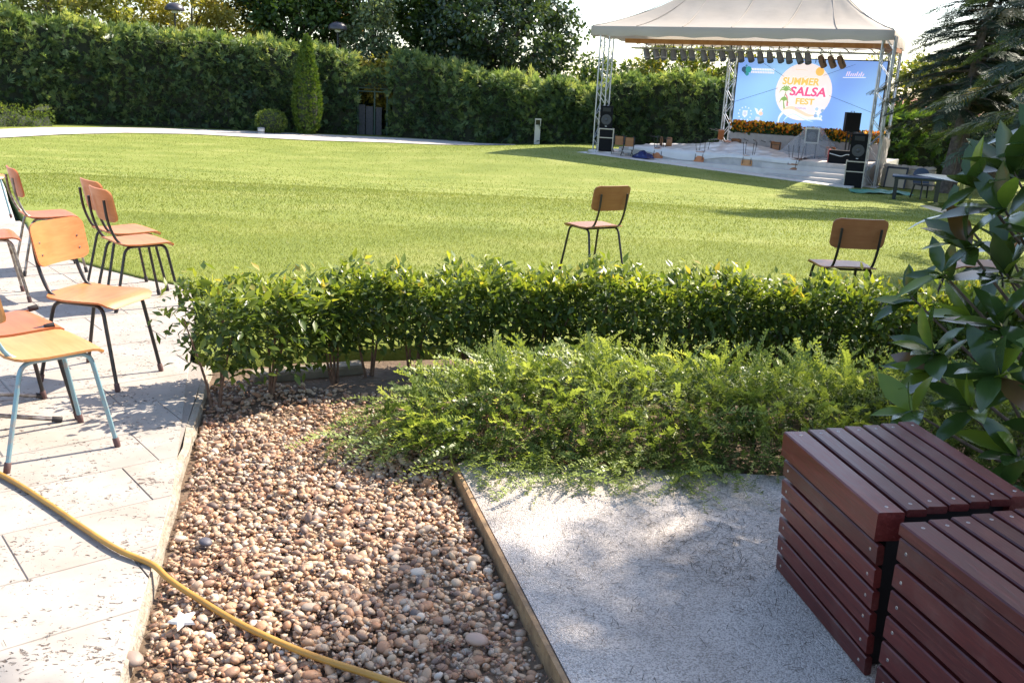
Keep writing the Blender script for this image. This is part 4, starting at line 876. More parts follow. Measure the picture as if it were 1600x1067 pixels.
def conifer(label, loc, H, z0_, Lm, trunk_r, lean=(0, 0), whorl=.34, per=6, size=.52, name='spruce_tree', skip=None, brown=.08, side=None):
    t = thing(name, label, 'tree', loc, 0, 'conifers'); mb = MB(); pos = []; ax = []; tw = MB()
    tp = lambda z: np.array([lean[0] * z / H, lean[1] * z / H, z])
    mb.tube([tuple(tp(z)) for z in np.linspace(-.3, H, 10)], [trunk_r * (1 - .095 * k) for k in range(10)], 10); mb.obj('trunk', mat('conifer_bark', (.075, .058, .05), .95, noise=(10, (.15, .12, .105), 7), bump=(25, 1, .03)), t, True)
    z = z0_
    while z < H - .15:
        f = (z - z0_) / (H - z0_); Ln = Lm * (1 - f) ** .75 * (.72 + .28 * min(1, (z - z0_) / (.12 * H) + .3)); a0 = rng.uniform(0, 6.28)
        for k in range(per):
            a = a0 + k * 6.283 / per + rng.normal(0, .18); l = Ln * rng.uniform(.72, 1.12); zz = z + rng.uniform(-.12, .12); b0 = tp(zz); dr = np.array([math.cos(a), math.sin(a), 0]); rise = .30 * f - .05
            if skip is not None and skip(b0 + np.array(loc) + dr * l): continue
            q = lambda s_: b0 + dr * l * s_ + np.array([0, 0, l * (rise * s_ - .30 * s_ * s_ + .06 * s_ ** 4)])
            tw.tube([tuple(q(s_)) for s_ in (0, .33, .66, 1)], [.028 * l ** .5, .02 * l ** .5, .012, .004], 5, False)
            m_ = max(4, int(l * 7.5 * min(1, .52 / size))); ss = np.linspace(.12, 1, m_)
            for i, s_ in enumerate(ss):
                p_ = q(s_); d = (q(min(1, s_ + .05)) - q(s_ - .05)); d /= np.linalg.norm(d); sd = np.cross(d, [0, 0, 1]); sg = 1 if i % 2 else -1
                wv = (.85 if s_ < .95 else .1) * sg
                for rep in range(2):
                    pos.append(p_ + rng.normal(0, .04, 3)); ax.append(d * 1.0 + sd * wv * rng.uniform(.5, 1.3) * (1 if rep == 0 else -1) + np.array([0, 0, -.12 + rng.normal(0, .12)]))
        z += whorl * (1 - .35 * f)
    lb_ = tw.obj('limbs', mat('conifer_bark', (.075, .058, .05)), t); lb_['kind'] = 'stuff'; pos = np.array(pos); ax = np.array(ax); n_ = len(pos); up = np.tile([0, 0, 1.], (n_, 1)) + rng.normal(0, .25, (n_, 3))
    tn = np.clip(.42 + .17 * rng.normal(size=n_), 0, .86); tn[rng.random(n_) < brown] = 1.0; parts = []
    for k in range(5):
        m_ = np.arange(n_) % 5 == k; parts.append(scatter(*fans[k], pos[m_], frames(ax[m_], up=up[m_]), size * rng.uniform(.7, 1.2, m_.sum()), tn[m_]))
    v_, f_, t_ = merge(parts); link('crown', mk('crown', v_, f_, nl_, False, t_), t); return t
conifer('large dark spruce with leaning trunk right of the stage', (13.5, 30.2, -1), 9.0, 2.5, 2.9, .20, (1.0, .6), per=5, whorl=.42)
conifer('slender spruce with thin trunk just behind the large spruce', (14.6, 32.0, -1), 8.5, 2.7, 2.2, .12, (.9, .3), per=5, whorl=.42)
conifer('dark spruce with slanting trunk at the right edge', (16.6, 33.6, -1), 9.5, 2.6, 2.9, .19, (1.6, .2), per=6)
conifer('spruce at the right edge whose shadow falls across the lawn', (13.9, 22.9, -.85), 14.0, 2.2, 4.2, .22, (.3, 0), per=5, whorl=.66, size=.66)
conifer('tall spruce outside the right edge, its dark boughs reaching into the picture', (19.5, 29.0, -1), 10, 2.0, 3.8, .26, (0, 0), per=6)
# the trees beside the terrace that shade its right half
conifer('near spruce just outside the right edge that shades the boxes and slab', (5.6, 5.6, 0), 11.0, 2.0, 1.95, .16, (0, 0), whorl=.46, per=6, size=.46)
conifer('second near spruce outside the right edge that shades the end of the hedge', (6.9, 9.5, 0), 6.6, 1.9, 2.1, .14, (0, 0), whorl=.40, per=6, size=.46)

# ------------------------------------------------------------------ park lamps, bollard, small light, gate
metal_d = mat('dark_painted_metal', (.03, .028, .032), .45, .3)
def park_lamp(label, x, y, h):
    t = thing('park_lamp', label, 'lamp', (x, y, -1), 0, 'domed park lamps')
    MB().tube([(0, 0, 0), (0, 0, h - .35)], .045, 8).obj('post', metal_d, t)
    MB().lathe([(.46, h - .30), (.47, h - .26), (.43, h - .14), (.34, h - .03), (.18, h + .04), (.02, h + .06)], 20).obj('lamp_shade', mat('lamp_dome', (.05, .045, .055), .35), t, True)
    MB().lathe([(.12, h - .42), (.16, h - .34), (.12, h - .26)], 12).obj('globe', mat('frosted_globe', (.7, .7, .68), .4), t, True)
park_lamp('dark domed park lamp above the hedge in front of the yellow tree', -16.9, 47.0, 5.65)
park_lamp('dark domed park lamp above the hedge behind the slim cypress', -9.25, 47.8, 5.2)
t = thing('bollard_light', 'square silver bollard light on the lawn left of the stage', 'bollard', (.66, 42.55, zf(.66, 42.55)))
h = 1.13; MB().bbox(-.13, .13, -.13, .13, -.1, h - .28, .012).obj('post', mat('brushed_aluminium', (.46, .45, .46), .4, .7), t)
hd_ = MB().box(-.13, -.10, -.13, .13, h - .28, h - .06).box(.10, .13, -.13, .13, h - .28, h - .06).box(-.10, .10, .08, .13, h - .28, h - .06).box(-.14, .14, -.14, .14, h - .06, h); hd_.obj('head', mat('brushed_aluminium', (.46, .45, .46)), t)
MB().box(-.098, .098, .05, .078, h - .275, h - .065).obj('lens', mat('dark_glass', (.02, .02, .022), .15), t)
t = thing('garden_spotlight', 'small white drum light in front of the round box ball', 'light', (-11.75, 42.9, -1))
MB().lathe([(.15, 0), (.15, .26)], 16).obj('drum', mat('white_enamel', (.55, .54, .52), .5), t, True); MB().lathe([(.16, .262), (.16, .30), (.1, .32)], 16).obj('cap', mat('grey_enamel', (.25, .25, .27), .5), t, True); MB().lathe([(.155, .10), (.155, .14)], 16).obj('band', mat('brown_band', (.16, .11, .09), .6), t, True)
gt = thing('garden_gate', 'green metal gate with grey boards in the gap of the tall hedge', 'gate', (-7.3, 46.7, -1), R(8))
gm_ = mat('green_gate_metal', (.02, .055, .045), .5, .2)
for x in (-.78, .02, .62): MB().box(x, x + .07, 0, .07, 0, 2.25).obj('post', gm_, gt)
for z in (2.05, 2.20): MB().box(-.71, .62, .01, .05, z, z + .06).obj('rail', gm_, gt)
gb = mat('weathered_board', (.045, .048, .058), .8, noise=(12, (.075, .075, .085), 5))
for (x, wd_, h_) in ((-.70, .30, 1.45), (-.36, .34, 1.38), (.12, .28, 1.35)): MB().box(x, x + wd_, .09, .12, .02, h_).obj('board', gb, gt)
hedge_wall('conifer_hedge', 'hedge added behind the gate to keep its opening dark', [(-9.5, 49.0), (-5.0, 49.2)], [3.3, 3.3], 1.0, 40, .5, conleaf)  # added to close off bright sky so the opening reads dark
hedge_wall('hedge_arch', 'clipped leafy beam bridging the gap above the garden gate', [(-8.3, 46.25), (-6.3, 46.45)], [.62, .62], 1.0, 120, .3, conleaf)
bpy.data.objects['hedge_arch'].location.z += 2.35
# far roof
t = thing('far_house', 'red tiled roof of a house far behind the conifers', 'house', (24.5, 61, -1))
MB().box(-4, 4, -3, 3, -.5, 1.4).obj('wall', mat('render_wall', (.5, .42, .36), .9), t)
MB().add([(-4.4, -3.4, 1.4), (4.4, -3.4, 1.4), (4.4, 3.4, 1.4), (-4.4, 3.4, 1.4), (-3, 0, 3.2), (3, 0, 3.2)], [(0, 1, 5, 4), (1, 2, 5), (2, 3, 4, 5), (3, 0, 4), (3, 2, 1, 0)]).obj('roof', mat('roof_tile', (.36, .14, .09), .85, noise=(6, (.45, .2, .13), 6)), t)

# ------------------------------------------------------------------ stage
STM = Matrix.Translation(ST(0, 0, 0)) @ Matrix.Rotation(STROT, 4, 'Z')      # local x = u, y = v, z = w
def stage_thing(name, label, cat, u, v, wv, rz=0, group=None):
    p_ = ST(u, v, wv); return thing(name, label, cat, p_, STROT + rz, group)
wg = lambda u: .42 * max(0, min(1, 1 - u / 9.87))
stone = mat('stage_stone', (.54, .50, .47), .85, noise=(2.5, (.62, .58, .55), 6), bump=(30, .5, .01))
stone2 = mat('stage_riser_stone', (.42, .40, .385), .9, noise=(5, (.52, .49, .47), 7), bump=(24, .9, .02))
# apron paving following the slope
def strip(u0, u1, v0, v1, ztop, thick, nu=12):
    mb = MB(); us = np.linspace(u0, u1, nu + 1)
    V = []
    for u in us: V += [(u, v0, ztop(u) - thick), (u, v0, ztop(u)), (u, v1, ztop(u)), (u, v1, ztop(u) - thick)]
    F = [(4 * i + j, 4 * i + (j + 1) % 4, 4 * i + 4 + (j + 1) % 4, 4 * i + 4 + j) for i in range(nu) for j in range(4)] + [(3, 2, 1, 0), tuple(4 * nu + j for j in range(4))]
    return mb.add(V, F)
ap = strip(-.1, 9.6, -1.5, -.30, lambda u: max(.04, wg(u) * .95) + .035, .3).obj('stage_apron', mat('apron_paving', (.58, .54, .50), .85, noise=(2.5, (.66, .61, .57), 6)))
ap.matrix_world = STM; struct(ap, 'pale paving strip between the lawn and the stage steps', 'paving')
stg = stage_thing('stage', 'low stone stage with steps under the beige tent', 'stage', 0, 0, 0)
strip(2.0, 9.75, -.40, .02, lambda u: .36, .6, 1).obj('step', stone, stg)
strip(6.6, 9.75, -.78, -.402, lambda u: .215, .5, 1).obj('step', stone2, stg)
strip(.9, 9.75, .022, 6.6, lambda u: .66, .9, 1).obj('platform', stone2, stg)
strip(6.3, 9.75, -.04, .30, lambda u: .515, .3, 1).obj('step', stone, stg)
strip(-.2, 1.3, -.3, 1.6, lambda u: wg(0) + .045, .4, 1).obj('landing', stone, stg)
# tent roof
canvas = mat('beige_canvas', (.47, .41, .345), .8, noise=(.7, (.51, .45, .385), 3), bump=(1.1, .35, .08), trans=.28)
tent = stage_thing('stage_tent', 'beige hipped tent roof over the stage', 'tent', 0, 0, 0)
U0, U1, V0, V1, E0, E1, RG = -.42, 9.98, -.18, 5.35, 4.56, 4.90, 6.75
ru0, ru1, rv = 2.7, 7.2, 2.9
N1 = 18; V = []; F = []
def roofpt(a, s):       # a: perimeter point at eave, s: 0 eave..1 ridge
    x = min(max(a[0], ru0), ru1); f = s + .0; sag = .16 * math.sin(math.pi * s) * -1
    return (a[0] + (x - a[0]) * f, a[1] + (rv - a[1]) * f, E1 + (RG - E1) * (s ** 1.12) + sag)
UB = 9.52
per = [(U0 + (U1 - U0) * i / 24, V0) for i in range(24)] + [(U1 + (UB - U1) * i / 14, V0 + (V1 - V0) * i / 14) for i in range(14)] + [(UB - (UB - U0) * i / 24, V1) for i in range(24)] + [(U0, V1 - (V1 - V0) * i / 14) for i in range(14)]
K = len(per)
for j in range(11):
    for i, a in enumerate(per):
        q = list(roofpt(a, j / 10)); q[2] += .025 * math.sin(i * 2.1 + j * .7) * math.sin(math.pi * j / 10); V.append(tuple(q))
F = [(j * K + i, j * K + (i + 1) % K, (j + 1) * K + (i + 1) % K, (j + 1) * K + i) for j in range(10) for i in range(K)]
link('roof', mk('roof', V, F, canvas, True), tent)
V = []; 
for i, a in enumerate(per):
    wv_ = .03 * math.sin(i * 1.9); nx_ = a[0] - 5; V += [(a[0], a[1], E1), (a[0] * 1.0 + .006 * nx_, a[1] - .04 * (1 if a[1] < 3 else -1), E1 - .02), (a[0] + .006 * nx_ + wv_ * .2, a[1] - .05 * (1 if a[1] < 3 else -1), E0 + wv_)]
F = [(3 * i + j, 3 * i + j + 1, 3 * ((i + 1) % K) + j + 1, 3 * ((i + 1) % K) + j) for i in range(K) for j in range(2)]
link('valance', mk('valance', V, F, canvas, True), tent)
seam_m = mat('canvas_seam', (.36, .31, .26), .85)
for i in (0, 4, 8, 12, 16, 20, 24, 29, 34):
    MB().tube([Vector(roofpt(per[i], j / 10)) + Vector((0, -.004, .012)) for j in range(11)], .014, 5).obj('seam', seam_m, tent)
alu = mat('truss_aluminium', (.50, .50, .53), .38, .75)
def truss(u, v, w0, w1, sz=.36, nm='truss_tower', label='', rz=0, horizontal=None):
    t = stage_thing(nm, label, 'truss', u, v, w0, rz, 'aluminium trusses of the stage'); h = w1 - w0 if horizontal is None else horizontal; r_ = sz / 2
    T_ = (lambda x, y, z: (x, y, z)) if horizontal is None else (lambda x, y, z: (z, y, x))
    for sx_ in (-1, 1):
        for sy in (-1, 1): MB().tube([T_(sx_ * r_, sy * r_, 0), T_(sx_ * r_, sy * r_, h)], .028, 8).obj('chord', alu, t, True)
    mb = MB(); k = int(h / .42); 
    for i in range(k):
        z0_, z1_ = h * i / k, h * (i + 1) / k; s = 1 if i % 2 else -1
        for (a, b) in (((-s * r_, -r_), (s * r_, -r_)), ((-s * r_, r_), (s * r_, r_)), ((-r_, -s * r_), (-r_, s * r_)), ((r_, -s * r_), (r_, s * r_))): mb.tube([T_(a[0], a[1], z0_), T_(b[0], b[1], z1_)], .013, 5)
    o = mb.obj('lacing', alu, t); o['kind'] = 'stuff'
    if horizontal is None: MB().box(-.3, .3, -.3, .3, -.01, .015).obj('base_plate', alu, t)
    return t
truss(.12, 0, wg(0) + .05, 4.72, label='aluminium truss tower at the left front corner of the tent')
truss(9.86, .05, .02, 4.72, label='aluminium truss tower at the right front corner of the tent')
truss(9.30, 5.0, .665, 4.72, label='truss tower behind the right end of the screen')
truss(3.32, 5.0, .665, 4.72, label='truss tower beside the left edge of the screen', sz=.30)
truss(.3, 2.0, 4.42, 0, .3, 'truss_beam', 'horizontal truss beam under the tent roof carrying the spotlights', 0, 9.3)
rim = stage_thing('roof_beam', 'orange-brown timber beam under the front edge of the tent', 'beam', 0, 0, 0)
MB().box(.3, 9.7, 1.2, 1.3, 4.40, 4.56).obj('beam', mat('orange_timber', (.36, .15, .06), .7, noise=(4, (.46, .22, .10), 5)), rim)
MB().box(9.35, 9.75, .2, 3.4, 4.36, 4.50).obj('side_beam', mat('orange_timber', (.36, .15, .06)), rim)
# spotlights
can = MB().lathe([(.02, .0), (.085, .01), (.10, .06), (.10, .16), (.115, .17), (.115, .43), (.105, .43), (.098, .39), (.02, .37)], 14)
can_s = can.mesh('can', mat('silver_can', (.20, .21, .235), .4, .5), True); can_b = can.mesh('can', mat('brown_can', (.22, .13, .09), .5, .2), True)
yoke = MB().tube([(-.13, 0, .18), (-.13, 0, -.06), (-.05, 0, -.11), (.05, 0, -.11), (.13, 0, -.06), (.13, 0, .18)], .014, 6).tube([(0, 0, -.11), (0, 0, -.24)], .02, 6).mesh('yoke', metal_d)
pos_names = ['first', 'second', 'third', 'fourth', 'fifth', 'sixth', 'seventh', 'eighth', 'ninth', 'tenth', 'eleventh', 'twelfth', 'thirteenth', 'fourteenth', 'fifteenth', 'sixteenth', 'seventeenth', 'eighteenth']
us = [.85, 1.22, 1.58, 1.95, 2.30, 2.66, 3.10, 3.45, 3.80, 4.16, 4.52, 4.86, 5.22, 5.56, 5.90, 6.24, 6.56, 6.90]
def spot(label, u, v, wv, me, tilt, rz, grp):
    t = thing('spotlight', label, 'spotlight', (0, 0, 0), 0, grp)
    t.matrix_world = Matrix.Translation(ST(u, v, wv)) @ Matrix.Rotation(STROT + rz, 4, 'Z'); link('yoke', yoke, t, None, (math.pi, 0, 0)).location = (0, 0, -.02)
    tw_ = random.uniform(.32, .55)
    o = link('can', me, t); o.matrix_local = Matrix.Rotation(-tw_, 4, 'Y') @ Matrix.Translation((0, .0, .04)) @ Matrix.Rotation(math.pi - tilt, 4, 'X'); return t
for i, u in enumerate(us): spot('%s silver spotlight from the left on the beam under the tent' % pos_names[i], u, 1.95, 4.22, can_s, R(random.uniform(15, 32)), R(random.uniform(-8, 8)), 'silver spotlights under the tent')
for lab, u in (('leftmost', 7.35), ('middle', 7.68), ('rightmost', 7.99)): spot('%s of the three brown spotlights above the screen' % lab, u, 1.95, 4.12, can_b, R(-30), R(4), 'brown spotlights above the screen')

# screen with the festival picture
SU0, SU1, SW0, SW1, SV = 3.66, 9.15, 1.60, 4.14, 4.62
scn = stage_thing('led_screen', 'large bright blue screen showing SUMMER SALSA FEST at the back of the stage', 'screen', SU0, SV, 0)
WD = SU1 - SU0; HT_ = SW1 - SW0; EM = .30
sb = mat('screen_blue', (.14, .42, .85), .4); n = sb.node_tree; L = n.links; p = n.nodes['Principled BSDF']
tc = n.nodes.new('ShaderNodeTexCoord'); sxz = n.nodes.new('ShaderNodeSeparateXYZ'); L.new(tc.outputs['Object'], sxz.inputs[0])
gr = n.nodes.new('ShaderNodeTexNoise'); gr.inputs['Scale'].default_value = .35; gr.inputs['Detail'].default_value = 1; L.new(tc.outputs['Object'], gr.inputs['Vector'])
cr = n.nodes.new('ShaderNodeValToRGB'); e = cr.color_ramp.elements; e[0].position = .35; e[0].color = (.20, .36, .86, 1); e[1].position = .62; e[1].color = (.33, .60, .92, 1)
L.new(gr.outputs['Fac'], cr.inputs[0]); L.new(cr.outputs[0], p.inputs['Base Color']); L.new(cr.outputs[0], p.inputs['Emission Color']); p.inputs['Emission Strength'].default_value = EM
MB().box(0, WD, 0, .10, SW0, SW1).obj('display', sb, scn)
fr_ = MB().box(-.04, -.002, -.01, .12, SW0 - .04, SW1 + .04).box(WD + .002, WD + .04, -.01, .12, SW0 - .04, SW1 + .04).box(-.002, WD + .002, -.01, .12, SW1 + .002, SW1 + .04).box(-.002, WD + .002, -.01, .12, SW0 - .04, SW0 - .002); fr_.obj('frame', metal_d, scn)
LAY = [0]
def art(name, poly, col, lay=None):
    """flat printed shape on the screen; poly in (s,t): s 0..1 left-right, t 0..1 top-down"""
    y = -.006 - .004 * (LAY[0] if lay is None else lay)
    pts = [(s * WD, y, SW1 - t_ * HT_) for s, t_ in poly]
    a = sum(pts[i][0] * pts[(i + 1) % len(pts)][2] - pts[(i + 1) % len(pts)][0] * pts[i][2] for i in range(len(pts)))
    if a < 0: pts = pts[::-1]
    return link(name, mk(name, pts, [tuple(range(len(pts)))], emis('ink_%02x%02x%02x' % tuple(int(c * 255) for c in col), col, EM)), scn)
AR = WD / HT_
def circ(s, t_, r_, n_=40, a0=0, a1=2 * math.pi): return [(s + r_ / AR * math.cos(a0 + (a1 - a0) * i / n_), t_ + r_ * math.sin(a0 + (a1 - a0) * i / n_)) for i in range(n_)]
def ribbon(pts, wds):
    P_ = [Vector((p_[0] * AR, p_[1], 0)) for p_ in pts]; P_ = catmull(P_, 6); n_ = len(P_); up_ = []; dn = []
    for i in range(n_):
        d = (P_[min(n_ - 1, i + 1)] - P_[max(0, i - 1)]).normalized(); nn = Vector((-d.y, d.x, 0)); w2 = np.interp(i / (n_ - 1), np.linspace(0, 1, len(wds)), wds) / 2
        up_.append(P_[i] + nn * w2); dn.append(P_[i] - nn * w2)
    return [(q.x / AR, q.y) for q in up_ + dn[::-1]]
def ribbon_art(name, pts, wds, col, lay):
    q = ribbon(pts, wds); n_ = len(q) // 2; y = -.006 - .004 * lay; V = [(s * WD, y, SW1 - t_ * HT_) for s, t_ in q]
    F = [(i, i + 1, 2 * n_ - 2 - i, 2 * n_ - 1 - i) for i in range(n_ - 1)]
    return link(name, mk(name, V, F, emis('ink_%02x%02x%02x' % tuple(int(c * 255) for c in col), col, EM)), scn)
WHITE = (.86, .86, .90); PINKW = (.90, .78, .80); ORG = (.95, .52, .14); PNK = (.82, .10, .26); GRN = (.25, .42, .12)
art('sun_disc', circ(.477, .463, .415), PINKW, 0)
for k in range(5):
    a = R(100 + 28 * k); art('sun_ray', [(.572 + .17 / AR * math.cos(a - .02), .165 + .17 * math.sin(a - .02)), (.572 + .17 / AR * math.cos(a + .02), .165 + .17 * math.sin(a + .02)), (.572 + .36 / AR * math.cos(a + .03), .165 + .30 * math.sin(a + .03)), (.572 + .36 / AR * math.cos(a - .03), .165 + .30 * math.sin(a - .03))], (.93, .68, .58), 1)
art('sun_emblem', circ(.572, .165, .062, 24), ORG, 2)
def text(txt, s, t_, hgt, wid, col, lay, bold=.03, shear=0, name='lettering'):
    cu = bpy.data.curves.new('txt', 'FONT'); cu.body = txt; cu.align_x = 'CENTER'; cu.size = 1; cu.offset = bold; cu.shear = shear; cu.resolution_u = 4
    o = bpy.data.objects.new('txt', cu); COL.objects.link(o); dg = bpy.context.evaluated_depsgraph_get(); me = bpy.data.meshes.new_from_object(o.evaluated_get(dg)); bpy.data.objects.remove(o)
    co_ = np.array([v.co[:] for v in me.vertices]); mn, mxx = co_.min(0), co_.max(0); fx, fz = wid / (mxx[0] - mn[0]), hgt / (mxx[1] - mn[1]); c = (mn + mxx) / 2
    for v in me.vertices: v.co = ((v.co.x - c[0]) * fx + s * WD, -.006 - .004 * lay, (v.co.y - c[1]) * fz + SW1 - t_ * HT_)
    me.materials.clear(); me.materials.append(emis('ink_%02x%02x%02x' % tuple(int(q * 255) for q in col), col, EM)); return link(name, me, scn)
text('SUMMER', .452, .315, .27, 1.38, ORG, 3, .035, .1)
text('SALSA', .508, .458, .36, 1.40, WHITE, 3, .07, .15)
text('SALSA', .508, .458, .34, 1.36, PNK, 4, .035, .15)
text('FEST', .497, .600, .23, .70, ORG, 3, .035)
text('VARNA', .472, .700, .075, .42, (.35, .33, .55), 3, .008)
# palms, dune and wave
for (pts, wd_) in (([(.360, .72), (.350, .60), (.358, .47)], [.022, .014, .01]), ([(.378, .68), (.372, .56), (.355, .50)], [.02, .014, .01])): ribbon_art('palm_trunk', pts, wd_, GRN if pts[0][0] < .37 else (.55, .12, .16), 3)
for cx, cy, r_ in ((.357, .455, .10), (.352, .60, .07)):
    for k in range(7):
        a = R(180 + 30 * k + 0); ribbon_art('palm_frond', [(cx, cy), (cx + r_ * .55 / AR * math.cos(a), cy + r_ * .6 * math.sin(a) - .012), (cx + r_ / AR * math.cos(a), cy + r_ * .65 * math.sin(a) + .035)], [.018, .016, .003], GRN, 4 + k % 3 * .3)
ribbon_art('dune', [(.352, .735), (.41, .70), (.47, .75), (.53, .80), (.585, .79)], [.02, .05, .05, .045, .01], (.93, .66, .50), 2)
ribbon_art('wave', [(.328, .945), (.335, .84), (.365, .76), (.41, .74), (.47, .795), (.53, .84), (.60, .83), (.63, .86)], [.01, .03, .035, .03, .03, .035, .05, .01], WHITE, 5)
ribbon_art('wave', [(.365, .90), (.385, .84), (.43, .79), (.50, .85), (.57, .89)], [.006, .02, .02, .02, .004], (.62, .80, .93), 4)
for k in range(9): art('foam', circ(.575 + .05 * random.random(), .70 + .13 * random.random(), .015 + .012 * random.random(), 10), random.choice([WHITE, (.45, .62, .80), (.30, .45, .66)]), 6 + k * .15)
# sponsor marks
for k, (s, t_, r_, c) in enumerate([(.047, .17, .045, (.02, .07, .16)), (.062, .21, .035, (.03, .10, .16)), (.078, .17, .05, (.03, .30, .34)), (.07, .235, .03, (.03, .25, .3)), (.060, .115, .018, (.05, .2, .28))]): art('emblem', circ(s, t_, r_, 7), c, 1 + k * .4)
for t_, wd_, c in ((.148, .165, WHITE), (.190, .165, (.80, .74, .76))):
    for k in range(14): art('small_print', [(.098 + wd_ * k / 14, t_), (.098 + wd_ * (k + .78) / 14, t_), (.098 + wd_ * (k + .78) / 14, t_ + .030), (.098 + wd_ * k / 14, t_ + .030)], c, 1)
for k in range(9):
    s = .745 + .013 * k; art('script_stroke', [(s, .215), (s + .006, .215), (s + .014, .150 if k in (0, 1, 5, 7) else .175), (s + .008, .150 if k in (0, 1, 5, 7) else .175)], (.90, .70, .78), 1)
art('script_line', [(.728, .232), (.875, .222), (.875, .232), (.728, .242)], WHITE, 1)
art('crest', [(.068, .775), (.104, .775), (.104, .85), (.086, .885), (.068, .85)], (.72, .74, .90), 1); art('crest', circ(.086, .82, .028, 10), (.55, .58, .85), 2)
for k in range(12): a = k * math.pi / 6; art('crest_star', circ(.086 + .10 / AR * math.cos(a), .825 + .10 * math.sin(a), .012, 5), (.75, .77, .93), 1)
art('bird_mark', [(.150, .73), (.172, .745), (.180, .79), (.196, .735), (.212, .745), (.19, .83), (.172, .815)], WHITE, 1); art('bird_mark', circ(.200, .81, .032, 10), (.92, .60, .48), 2)
art('small_print', [(.165, .86), (.196, .86), (.196, .93), (.165, .93)], (.62, .66, .92), 1); art('small_print', [(.05, .952), (.25, .952), (.25, .962), (.05, .962)], (.70, .74, .94), 1)
for a, b in (((0.0, .655), (.30, .425)), ((.655, .50), (.99, .74)), ((.18, .07), (.335, .255)), ((.60, .22), (.80, .05))):
    MB().tube([(a[0] * WD, -.055, SW1 - a[1] * HT_), (b[0] * WD, -.05, SW1 - b[1] * HT_)], .006, 5).obj('cable', mat('cable_black', (.06, .08, .14), .6), scn)

# loudspeakers
cab = mat('speaker_cabinet', (.006, .006, .007), .7, spec=.2, bump=(120, .3, .002)); grille = mat('speaker_grille', (.018, .018, .02), .5, .3); edge_m = mat('case_edge', (.42, .40, .40), .35, .8)
def case_sub(label, u, v, wv, rz, h=.80, w_=.52, d_=.60):
    t = stage_thing('bass_cabinet', label, 'loudspeaker', u, v, wv, rz, 'bass cabinets in flight cases'); MB().bbox(-w_ / 2, w_ / 2, 0, d_, 0, h, .01).obj('cabinet', cab, t)
    r_ = .016
    for x in (-w_ / 2, w_ / 2):
        for y in (0, d_): MB().box(x - r_, x + r_, y - r_, y + r_, .0, h + .008).obj('edge_rail', edge_m, t)
    for z in (h + .01, h * .62):
        for y in (0, d_): MB().box(-w_ / 2 + r_, w_ / 2 - r_, y - r_ * .9, y + r_ * .9, z - r_, z + r_).obj('edge_rail', edge_m, t)
        for x in (-w_ / 2, w_ / 2):
            if z > h: MB().box(x - r_ * .9, x + r_ * .9, r_, d_ - r_, z - r_, z + r_).obj('edge_rail', edge_m, t)
def top_spk(label, u, v, wv, rz, h=.80, w_=.46, d_=.42, front=True):
    t = stage_thing('loudspeaker', label, 'loudspeaker', u, v, wv, rz, 'black loudspeakers'); poly = [(-w_ / 2, 0), (w_ / 2, 0), (w_ * .34, d_), (-w_ * .34, d_)]
    MB().prism(poly, 0, h).obj('cabinet', cab, t)
    if front:
        Mx = lambda z, y=-.002: Matrix.Translation((0, y, z)) @ Matrix.Rotation(math.pi / 2, 4, 'X')
        MB().lathe([(.19, 0), (.19, .012), (.155, .016), (.07, .006), (.05, .02), (.01, .026)], 20, Mx(h * .38)).obj('woofer', mat('woofer_cone', (.05, .05, .055), .5), t, True)
        MB().bbox(-.15, .15, -.018, -.001, h * .74, h * .92, .006).obj('horn', grille, t); MB().box(-.035, .035, -.012, -.001, h * .07, h * .10).obj('badge', mat('badge_grey', (.55, .55, .55), .4), t)
    MB().tube([(-.06, d_ * .4, h), (-.06, d_ * .4, h + .04), (.06, d_ * .4, h + .04), (.06, d_ * .4, h)], .012, 6).obj('handle', metal_d, t); return t
case_sub('bass cabinet in a metal-edged case at the left end of the stage', .50, -.32, wg(0) + .05, R(22)); top_spk('black loudspeaker on the left bass cabinet', .42, -.22, wg(0) + .05 + .835, R(22))
case_sub('bass cabinet in a metal-edged case at the right front of the stage', 9.55, -1.0, .03, R(10), .80, .56); top_spk('black loudspeaker with round woofer on the right bass cabinet', 9.56, -.95, .865, R(12), .84, .5)
top_spk('black loudspeaker turned away before the lower right corner of the screen', 8.62, 2.6, 1.66, R(30), .66, .52, .46, False)
t = stage_thing('speaker_stand', 'dark stand under the loudspeaker before the screen', 'stand', 8.7, 2.85, .662, R(30)); MB().box(-.25, .25, -.2, .2, .94, .985).obj('top', metal_d, t)
for x in (-.22, .22):
    for y in (-.17, .17): MB().box(x - .02, x + .02, y - .02, y + .02, 0, .94).obj('leg', metal_d, t)
t = stage_thing('flight_case', 'black flight case with white cable beside the right loudspeaker', 'case', 8.75, .45, .665, R(4)); MB().bbox(-.36, .36, 0, .45, 0, .42, .012).obj('body', cab, t)
MB().tube(catmull([(-.34, -.012, .31), (-.1, -.012, .26), (.05, -.012, .24), (.2, -.012, .3), (.35, -.012, .30)], 5), .014, 6).obj('cable', mat('white_cable', (.75, .74, .72), .5), t, True); MB().box(-.385, -.362, -.01, .46, 0, .43).obj('red_edge', mat('red_edge', (.45, .05, .05), .5), t)
